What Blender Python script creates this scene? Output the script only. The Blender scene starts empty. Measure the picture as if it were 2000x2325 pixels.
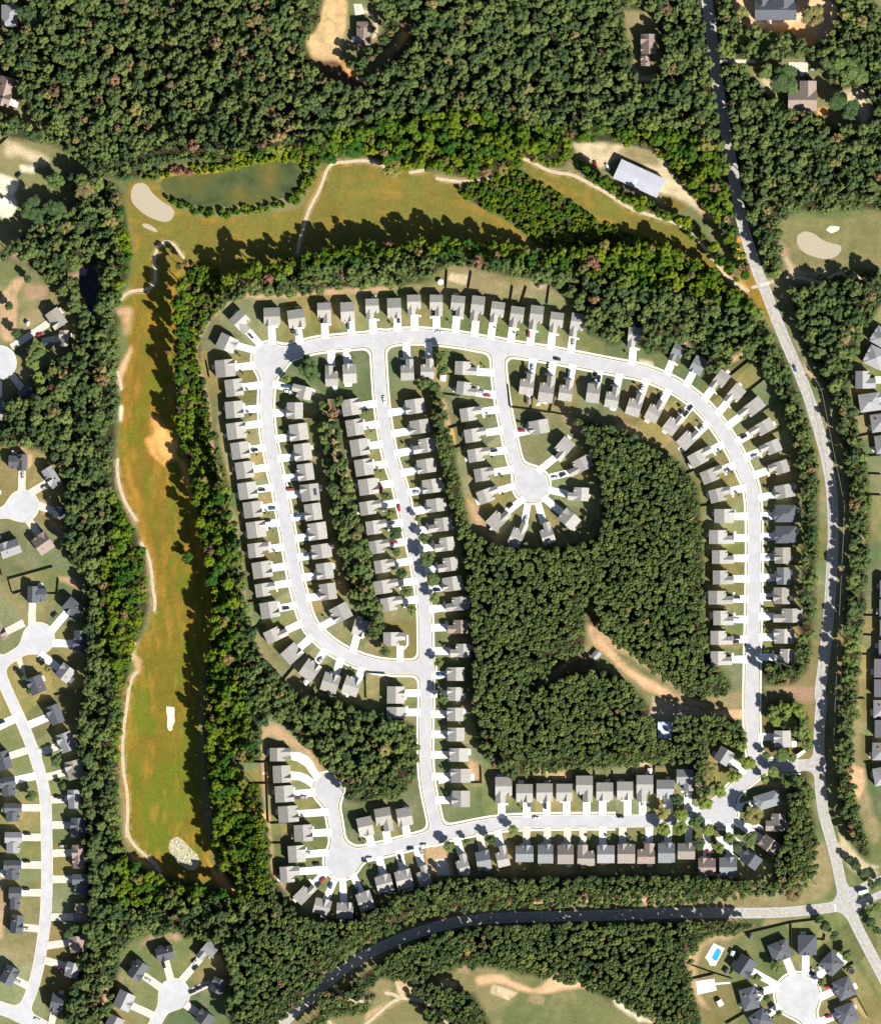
import bpy, math, random
import numpy as np
from mathutils import Vector, Matrix
random.seed(7); rng = np.random.default_rng(11)
D = bpy.data
scene = bpy.context.scene
C = scene.collection
PX = 0.3                                   # metres per photo pixel
def W(x, y): return ((x-1000)*PX, (1162.5-y)*PX)

# ---------------------------------------------------------------- camera, light, exposure
cam = D.cameras.new('camera'); camo = D.objects.new('camera', cam); C.objects.link(camo)
H = 6000.0
camo.location = (0, 0, H); camo.rotation_euler = (0, 0, 0)
cam.sensor_fit = 'VERTICAL'; cam.sensor_height = 36.0
cam.lens = 36.0*H/(2325*PX)
cam.clip_start = 10; cam.clip_end = 20000
scene.camera = camo
SUN_EL = math.radians(37.0)
sx, sy = 0.70, -0.714                      # horizontal direction towards the sun (east, north)
w = D.worlds.new('World'); scene.world = w; w.use_nodes = True
nt = w.node_tree; bg = nt.nodes['Background']
sky = nt.nodes.new('ShaderNodeTexSky'); sky.sky_type = 'NISHITA'; sky.sun_disc = False
sky.sun_elevation = SUN_EL; sky.sun_rotation = math.atan2(sx, sy)
nt.links.new(sky.outputs[0], bg.inputs[0]); bg.inputs[1].default_value = 0.05
sd = D.lights.new('sun', 'SUN'); sd.energy = 5.0; sd.angle = math.radians(0.5); sd.color = (1.0, 0.955, 0.88)
so = D.objects.new('sun', sd); C.objects.link(so)
tosun = Vector((sx*math.cos(SUN_EL), sy*math.cos(SUN_EL), math.sin(SUN_EL))).normalized()
so.rotation_euler = tosun.to_track_quat('Z', 'Y').to_euler(); so.location = (0, 0, 400)
scene.view_settings.view_transform = 'Standard'; scene.view_settings.look = 'None'
scene.view_settings.gamma = 1; scene.view_settings.exposure = 1.25
scene.cycles.max_bounces = 4; scene.cycles.diffuse_bounces = 2

# ---------------------------------------------------------------- helpers
def tag(o, label=None, cat=None, group=None, kind=None):
    if label: o['label'] = label
    if cat: o['category'] = cat
    if group: o['group'] = group
    if kind: o['kind'] = kind
    return o
def empty(name, loc, rz=0):
    o = D.objects.new(name, None); C.objects.link(o); o.location = loc; o.rotation_euler = (0, 0, rz)
    o.empty_display_size = 0.5
    return o
class MB:
    def __init__(s): s.v = []; s.f = []; s.m = []
    def poly(s, pts, mi=0):
        n = len(s.v); s.v += [tuple(p) for p in pts]; s.f.append(tuple(range(n, n+len(pts)))); s.m.append(mi)
    def solid(s, base, top, mi=0):
        n = len(base); k = len(s.v); s.v += [tuple(p) for p in base]+[tuple(p) for p in top]
        s.f.append(tuple(range(k+n-1, k-1, -1))); s.f.append(tuple(range(k+n, k+2*n)))
        s.m += [mi, mi]
        for i in range(n):
            j = (i+1) % n; s.f.append((k+i, k+j, k+n+j, k+n+i)); s.m.append(mi)
    def box(s, x0, x1, y0, y1, z0, z1, mi=0):
        s.solid([(x0,y0,z0),(x1,y0,z0),(x1,y1,z0),(x0,y1,z0)], [(x0,y0,z1),(x1,y0,z1),(x1,y1,z1),(x0,y1,z1)], mi)
    def cyl(s, c, r0, r1, z0, z1, n=8, axis='z', mi=0):
        def P(r, z, a):
            if axis == 'z': return (c[0]+r*math.cos(a), c[1]+r*math.sin(a), z)
            return (c[0]+r*math.cos(a), z, c[1]+r*math.sin(a))
        A = [i*2*math.pi/n for i in range(n)]
        if axis != 'z': A = A[::-1]
        s.solid([P(r0, z0, a) for a in A], [P(r1, z1, a) for a in A], mi)
    def mesh(s, name, mats):
        me = D.meshes.new(name); me.from_pydata(s.v, [], s.f)
        for m in (mats if isinstance(mats, (list, tuple)) else [mats]): me.materials.append(m)
        if any(s.m): me.polygons.foreach_set('material_index', s.m)
        me.update(); return me
    def build(s, name, mats, parent=None):
        o = D.objects.new(name, s.mesh(name, mats)); C.objects.link(o); o.parent = parent
        return o

def mat(name, col, rough=0.9, noise=0.0, scale=1.0, col2=None, metal=0.0, spec=0.3):
    m = D.materials.new(name); m.use_nodes = True; n = m.node_tree; b = n.nodes['Principled BSDF']
    b.inputs['Base Color'].default_value = (*col, 1); b.inputs['Roughness'].default_value = rough
    b.inputs['Metallic'].default_value = metal; b.inputs['Specular IOR Level'].default_value = spec
    if noise or col2:
        tc = n.nodes.new('ShaderNodeTexCoord'); no = n.nodes.new('ShaderNodeTexNoise')
        geo = n.nodes.new('ShaderNodeNewGeometry')
        no.inputs['Scale'].default_value = scale; no.inputs['Detail'].default_value = 6
        n.links.new(geo.outputs['Position'], no.inputs['Vector'])
        mx = n.nodes.new('ShaderNodeMix'); mx.data_type = 'RGBA'
        c2 = col2 if col2 else tuple(c*(1-noise) for c in col)
        mx.inputs[6].default_value = (*[min(1, c*(1+noise)) for c in col], 1); mx.inputs[7].default_value = (*c2, 1)
        rmp = n.nodes.new('ShaderNodeMapRange'); rmp.inputs[1].default_value = .35; rmp.inputs[2].default_value = .65
        n.links.new(no.outputs[0], rmp.inputs[0]); n.links.new(rmp.outputs[0], mx.inputs[0])
        n.links.new(mx.outputs[2], b.inputs['Base Color'])
    return m
def lin(r, g, b, k=1.0):
    f = lambda c: (c/255/12.92 if c/255 <= .04045 else ((c/255+.055)/1.055)**2.4)
    return (f(r)*k, f(g)*k, f(b)*k)

def wear(m, scale, lo, hi, stretch=None):
    n = m.node_tree; b = n.nodes['Principled BSDF']; inp = b.inputs['Base Color']
    geo = n.nodes.new('ShaderNodeNewGeometry'); no = n.nodes.new('ShaderNodeTexNoise'); no.inputs['Scale'].default_value = scale
    no.inputs['Detail'].default_value = 8; no.inputs['Roughness'].default_value = .7
    n.links.new(geo.outputs['Position'], no.inputs['Vector'])
    mr = n.nodes.new('ShaderNodeMapRange'); mr.inputs[1].default_value = .38; mr.inputs[2].default_value = .62; mr.inputs[3].default_value = lo; mr.inputs[4].default_value = hi
    n.links.new(no.outputs[0], mr.inputs[0]); vm = n.nodes.new('ShaderNodeVectorMath'); vm.operation = 'SCALE'
    if inp.links: n.links.new(inp.links[0].from_socket, vm.inputs[0])
    else: vm.inputs[0].default_value = inp.default_value[:3]
    n.links.new(mr.outputs[0], vm.inputs['Scale']); n.links.new(vm.outputs[0], inp)
M = {}
M['street'] = mat('street_asphalt', (.330,.328,.340), .9, .04, .25)
M['old_street'] = mat('worn_asphalt', (.350,.352,.364), .9, .05, .2)
M['highway'] = mat('grey_asphalt', (.285,.275,.265), .9, .12, .35)
M['concrete'] = mat('concrete', (.60,.585,.55), .85, .05, .4)
M['aged_concrete'] = mat('aged_concrete', (.44,.40,.34), .85, .10, .4)
M['kerb'] = mat('kerb_concrete', (.50,.44,.33), .85, .12, .6)
M['cart_path'] = mat('path_gravel', (.36,.30,.20), .95, .15, .6)
M['yellow'] = mat('yellow_paint', (.36,.32,.20), .8, .25, 1.5)
M['white_paint'] = mat('white_paint', (.46,.46,.45), .8, .15, 1.5)
M['sand'] = mat('bunker_sand', (.300,.262,.195), .95, .04, 1.6, col2=(.270,.235,.165))
M['white_sand'] = mat('white_sand', (.62,.58,.48), .95, .10, .8, col2=(.40,.36,.22))
M['mixed_sand'] = mat('patchy_sand', (.40,.38,.31), .95, .08, .7, col2=(.17,.15,.05))
M['water'] = mat('pond_water', (.038,.050,.030), .3, .0, .03, col2=(.062,.058,.024))
n_ = M['water'].node_tree; b_ = n_.nodes['Principled BSDF']; b_.inputs['Roughness'].default_value = .5; b_.inputs['Specular IOR Level'].default_value = .12; g_ = n_.nodes.new('ShaderNodeNewGeometry'); t_ = n_.nodes.new('ShaderNodeTexNoise')
t_.inputs['Scale'].default_value = .045; t_.inputs['Detail'].default_value = 9; t_.inputs['Roughness'].default_value = .65; n_.links.new(g_.outputs['Position'], t_.inputs['Vector'])
r_ = n_.nodes.new('ShaderNodeValToRGB'); r_.color_ramp.elements[0].position = .34; r_.color_ramp.elements[0].color = (.030,.038,.013, 1)
r_.color_ramp.elements[1].position = .68; r_.color_ramp.elements[1].color = (.115,.085,.022, 1)
for p_, c_ in ((.46, (.050,.066,.024, 1)), (.56, (.072,.074,.020, 1))): e_ = r_.color_ramp.elements.new(p_); e_.color = c_
n_.links.new(t_.outputs[0], r_.inputs[0]); n_.links.new(r_.outputs[0], b_.inputs['Base Color'])
M['dark_water'] = mat('dark_water', (.006,.007,.011), .3)
M['pool_water'] = mat('pool_water', (.03,.26,.60), .1)
ROOF = {'g': (.248,.236,.218), 'b': (.140,.152,.158), 'k': (.066,.072,.084), 'n': (.190,.148,.125),
        't': (.20,.178,.158), 'w': (.40,.41,.45), 's': (.20,.20,.205), 'c': (.20,.185,.16)}
RN = {'g': 'grey', 'b': 'blue-grey', 'k': 'dark slate', 'n': 'brown', 't': 'taupe', 'w': 'pale metal', 's': 'silver-grey', 'c': 'beige'}
for k, c in ROOF.items(): 
    for q in range(3):
        f = (0.90, 1.0, 1.08)[q]
        M['roof_'+k+str(q)] = mat('roof_shingles_'+RN[k].replace(' ', '_').replace('-', '_'), tuple(x*f for x in c), .9, .10, 1.3)
for k in ('street', 'old_street'): wear(M[k], .07, .93, 1.06); wear(M[k], .9, .95, 1.05)
wear(M['highway'], .5, .88, 1.12)
for k in M:
    if k.startswith('roof_'): wear(M[k], .6, .92, 1.08)
wear(M['concrete'], .8, .90, 1.05); wear(M['aged_concrete'], .8, .84, 1.1)
WALLS = [mat('siding_'+n, c, .8, .04, 2) for n, c in (('beige',(.45,.40,.32)), ('grey',(.33,.34,.35)), ('tan',(.38,.31,.22)), ('white',(.62,.61,.58)), ('brick',(.25,.12,.08)))]
M['trim'] = mat('white_trim', (.62,.62,.60), .6)
M['glass'] = mat('window_glass', (.03,.04,.05), .1, spec=.6)
M['door'] = mat('painted_door', (.14,.05,.03), .5)
M['fence'] = mat('weathered_wood', (.14,.10,.065), .9, .2, 2)
M['deck'] = mat('deck_boards', (.42,.36,.30), .85, .15, 2)
M['bark'] = mat('bark', (.10,.075,.05), .95, .2, 3)
M['pole'] = mat('treated_pole', (.30,.27,.23), .9)
M['wire'] = mat('cable', (.30,.31,.34), .6)
M['tyre'] = mat('rubber', (.02,.02,.02), .8)
M['rim'] = mat('alloy', (.45,.45,.47), .3, metal=.6)
M['lamp'] = mat('lamp_glass', (.7,.7,.68), .2)
M['dark'] = mat('dark_mesh', (.02,.02,.025), .7)
M['metal_roof'] = mat('galvanised_roof', (.30,.31,.35), .8, .06, .25)
M['patched_roof'] = mat('patched_roof', (.62,.66,.70), .7, .1, .45, col2=(.10,.16,.26))
M['skylight'] = mat('roof_skylight', (.36,.38,.42), .6)
M['solar'] = mat('solar_glass', (.03,.05,.09), .15, spec=.6)

# foliage: per-tree numbers 'hue', 'vivid' and 'autumn' pick the leaf colour
def foliage(name, base):
    m = D.materials.new(name); m.use_nodes = True; n = m.node_tree; b = n.nodes['Principled BSDF']
    b.inputs['Roughness'].default_value = .8; b.inputs['Specular IOR Level'].default_value = .15
    def at(nm):
        a = n.nodes.new('ShaderNodeAttribute'); a.attribute_type = 'INSTANCER'; a.attribute_name = nm; return a.outputs['Fac']
    def mix(f, a, c):
        x = n.nodes.new('ShaderNodeMix'); x.data_type = 'RGBA'
        if isinstance(f, float): x.inputs[0].default_value = f
        else: n.links.new(f, x.inputs[0])
        for i, q in ((6, a), (7, c)):
            if isinstance(q, tuple): x.inputs[i].default_value = (*q, 1)
            else: n.links.new(q, x.inputs[i])
        return x.outputs[2]
    green = mix(at('hue'), (.034,.062,.021), (.108,.142,.036))
    viv = mix(at('hue'), (.020,.066,.005), (.118,.155,.005))
    c = mix(at('vivid'), green, viv)
    c = mix(at('autumn'), c, mix(at('hue'), (.190,.085,.060), (.215,.170,.055)))
    tc = n.nodes.new('ShaderNodeTexCoord'); no = n.nodes.new('ShaderNodeTexNoise'); no.inputs['Scale'].default_value = 1.3
    no.inputs['Detail'].default_value = 3
    n.links.new(tc.outputs['Object'], no.inputs['Vector'])
    mr = n.nodes.new('ShaderNodeMapRange'); mr.inputs[1].default_value = .3; mr.inputs[2].default_value = .7
    mr.inputs[3].default_value = .80; mr.inputs[4].default_value = 1.2
    n.links.new(no.outputs[0], mr.inputs[0])
    vm = n.nodes.new('ShaderNodeVectorMath'); vm.operation = 'SCALE'
    n.links.new(c, vm.inputs[0]); n.links.new(mr.outputs[0], vm.inputs['Scale'])
    n.links.new(vm.outputs[0], b.inputs['Base Color'])
    return m
M['leaf'] = foliage('foliage', None)

# ---------------------------------------------------------------- photo tiles -> photo pixels
Z = 3.564
TILE = {'A':(400,600,Z),'B':(900,600,Z),'C':(1400,600,Z),'D':(400,1100,Z),'E':(800,1100,Z),'F':(1400,1100,Z),
 'G':(500,1600,Z),'H':(1000,1600,Z),'I':(1500,1500,Z),'J':(1500,1825,Z),'K':(1000,1825,Z),'L':(500,1825,Z),
 'M':(0,1825,Z),'N':(0,1400,Z),'O':(0,1000,Z),'P':(0,600,Z),'Q':(1000,1000,Z),'U':(1200,1400,Z),
 'a':(0,0,3.454),'b':(500,0,3.454),'c':(1000,0,3.454),'d':(1500,0,3.454),'r':(1700,600,4.143),'q':(1700,1100,4.143),
 'W':(0,0,.891)}
def TP(t, x, y):
    ox, oy, s = TILE[t]; return (ox+x/s, oy+y/s)
def PL(spec):                               # "A 1,2 3,4 B 5,6" -> photo px points
    out = []; t = 'W'
    for tok in spec.split():
        if ',' in tok:
            x, y = tok.split(','); out.append(TP(t, float(x), float(y)))
        else: t = tok
    return out
# ---------------------------------------------------------------- streets (photo tiles)
STREETS = [
 ('A 760,770 900,720 1020,680 1150,650 1300,635 1500,618 1700,605 B 0,585 150,578 300,585 500,608 700,645 850,675 1000,695 1300,742 1600,800 C 0,835 200,870 400,945 550,1030 680,1135 800,1270 900,1420 980,1560 1040,1700 F 1085,0 1110,200 1112,600 1105,1000 1095,1400 I 735,175 733,450 740,650 765,780 770,900 620,1010 500,1150', 14),
 ('A 760,770 745,900 730,1050 729,1200 745,1380 770,1500 808,1700 D 835,0 905,400 955,700 1015,950 1062,1110 1140,1215 1270,1325 1420,1405 1600,1465 E 300,1480 450,1485 600,1480', 13.5),
 ('A 1630,610 1640,800 1652,1000 1670,1200 1700,1400 1740,1600 E 385,0 447,300 525,600 575,900 590,1050 595,1400 600,1782 G 1660,100 1660,500 1685,700 1720,850 1760,1050', 12.5),
 ('G 985,1270 1150,1205 1300,1175 1500,1125 1650,1085 H 0,1050 150,1020 400,970 600,950 1000,942 1782,942 I 200,1262 350,1220 490,1200', 13.5),
 ('G 985,1270 950,1100 920,900 890,760 870,670', 13),
 ('B 830,690 822,800 840,1000 872,1200 905,1350 935,1500 975,1640 Q 700,300 735,360', 12.5),
 ('I 780,860 900,850 1050,855 1260,835', 13),
]
BULBS = [('A 755,770', 36), ('G 985,1270', 37), ('G 875,675', 32), ('Q 735,360', 38), ('I 490,1225', 34)]
OLD_STREETS = [
 ('N 315,175 180,275 60,350 -60,420', 12), ('N -60,300 0,450 60,600 130,750 200,900 260,1050 310,1200 350,1350 375,1500 380,1782 M 384,450 384,600 375,900 350,1100 310,1350 250,1550 180,1700', 12),
 ('M -60,1630 60,1670 200,1720 420,1840', 14), ('O 190,530 80,575 -60,600', 12), ('P 0,790 -80,790', 12),
 ('M 1410,1540 1320,1660 1240,1810', 13), ('J 1105,1555 1180,1720 1240,1830', 16),
]
OLD_BULBS = [('N 315,175', 36), ('O 190,530', 36), ('P 0,795', 38), ('M 1412,1540', 35), ('J 1105,1550', 48)]
HIGHWAY = [('d 350,-60 372,100 395,250 410,450 440,650 485,900 540,1200 580,1450 635,1760 C 1130,50 1180,160 1260,370 1380,670 1480,890 1570,1130 1650,1400 1700,1600 1732,1782 F 1745,180 1750,400 1740,600 1725,900 1700,1200 1665,1500 1635,1720 I 1300,300 1278,550 1275,800 1288,1030 1310,1230 1375,1450 1425,1650 J 1450,624 1490,780 1580,990 1690,1200 1800,1410 1900,1600', 12.5),
 ('J 1480,820 1300,850 1000,880 700,885 400,880 0,885 K 1300,905 900,912 500,920 200,945 0,985 L 1600,1040 1400,1115 1200,1210 1050,1300 900,1410 750,1560 600,1680 440,1850', 12),
 ('J 1470,780 1600,680 1830,590', 8), ('J 1540,860 1650,790 1830,710', 8), ('I 1150,850 1260,840', 12)]
PATHS = ['a 1205,2072 1220,1990 1250,1925 1300,1890 1350,1905 1395,1955 1440,2020', 'P 1252,0 1262,90 1240,180 1180,208 1080,213 1020,240 985,280',
 'b 1375,1362 1280,1305 1200,1268 1100,1258 1000,1270 900,1275 845,1310 812,1400 790,1470 730,1580 690,1660 657,1770 630,1860 605,1980',
 'c 640,1240 720,1272 820,1330 920,1358 1030,1365 1150,1430 1280,1500 1400,1580 1500,1640 1600,1675 1700,1705 d 100,1740 250,1830 340,1940 430,2060 C 900,110 990,178 1060,212',
 'c -30,1400 130,1425 280,1420 400,1400 505,1345', 'b 1490,1352 1600,1335',
 'P 955,870 972,930 985,1010', 'O 955,155 950,250 975,400 1030,530 1105,645', 'O 1145,830 1200,920 1225,1030 1240,1200 1258,1300 1252,1375',
 'N 1092,220 1070,335', 'N 1110,450 1070,490 1042,600 1030,720 1010,850 995,1000 995,1150 1003,1270 1030,1400 1037,1550 1030,1700 1030,1800 M 1025,150 1040,260 1090,340 1180,420 1260,490 1295,545',
 'C 1095,187 1160,170', 'C 1215,150 1290,132', 'C 1375,105 1450,100 1560,125 1640,150 1700,110 1830,60 r 860,90 1040,125',
 'L 855,1370 920,1480 1000,1560 1080,1605 1200,1592', 'L 1340,1530 1400,1540 1460,1575 1600,1580 1700,1620 1790,1730 K 60,1775', 'L 1450,1578 1380,1610 1300,1680 1230,1740 1160,1800', 'L 1420,1400 1440,1490 1480,1560','L 850,1720 900,1790',
 'b 1130,85 1180,110 1215,170 1230,240 1205,290']
ORANGE_PATHS = 'a'
# dirt strips: polyline, half width px, colour key
GROUND_COL = {
 'lawn': (.128,.120,.050), 'lawn_green': (.084,.102,.038), 'lawn_dry': (.175,.145,.072), 'litter': (.032,.034,.015), 'redlitter': (.085,.045,.028),
 'fair': (.130,.088,.012), 'fair2': (.118,.098,.020), 'fair_green': (.080,.098,.009), 'fair_orange': (.265,.135,.022), 'orange': (.50,.25,.08),
 'tan': (.31,.205,.115), 'tan2': (.37,.30,.19), 'pink': (.24,.155,.10), 'peach': (.42,.265,.15), 'gold': (.19,.115,.017), 'straw': (.38,.26,.13),
 'clay': (.50,.31,.185), 'pale': (.50,.44,.33), 'court': (.30,.24,.17)}
FAIRWAY = ['W 262,370 250,400 262,450 272,500 268,560 248,600 244,650 262,690 248,760 243,830 240,920 245,990 270,1040 298,1110 310,1180 308,1260 275,1310 262,1380 252,1450 248,1560 256,1680 275,1730 330,1765 380,1780 430,1785 450,1790 430,1740 410,1650 405,1550 400,1420 420,1330 435,1250 425,1180 410,1100 400,1040 385,960 360,880 350,800 358,700 362,620 355,560 400,555 470,560 600,550 700,510 880,500 1000,515 1085,525 1075,490 1030,445 960,415 925,390 930,370 880,352 820,343 780,333 740,320 680,322 655,335 630,350 620,420 560,430 450,440 370,430 335,400 320,375 300,362',
 'W 1060,318 1100,340 1160,355 1200,378 1260,412 1330,432 1370,455 1420,500 1460,545 1510,585 1440,572 1370,505 1300,482 1240,465 1190,440 1150,400 1100,380 1060,350']
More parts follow.
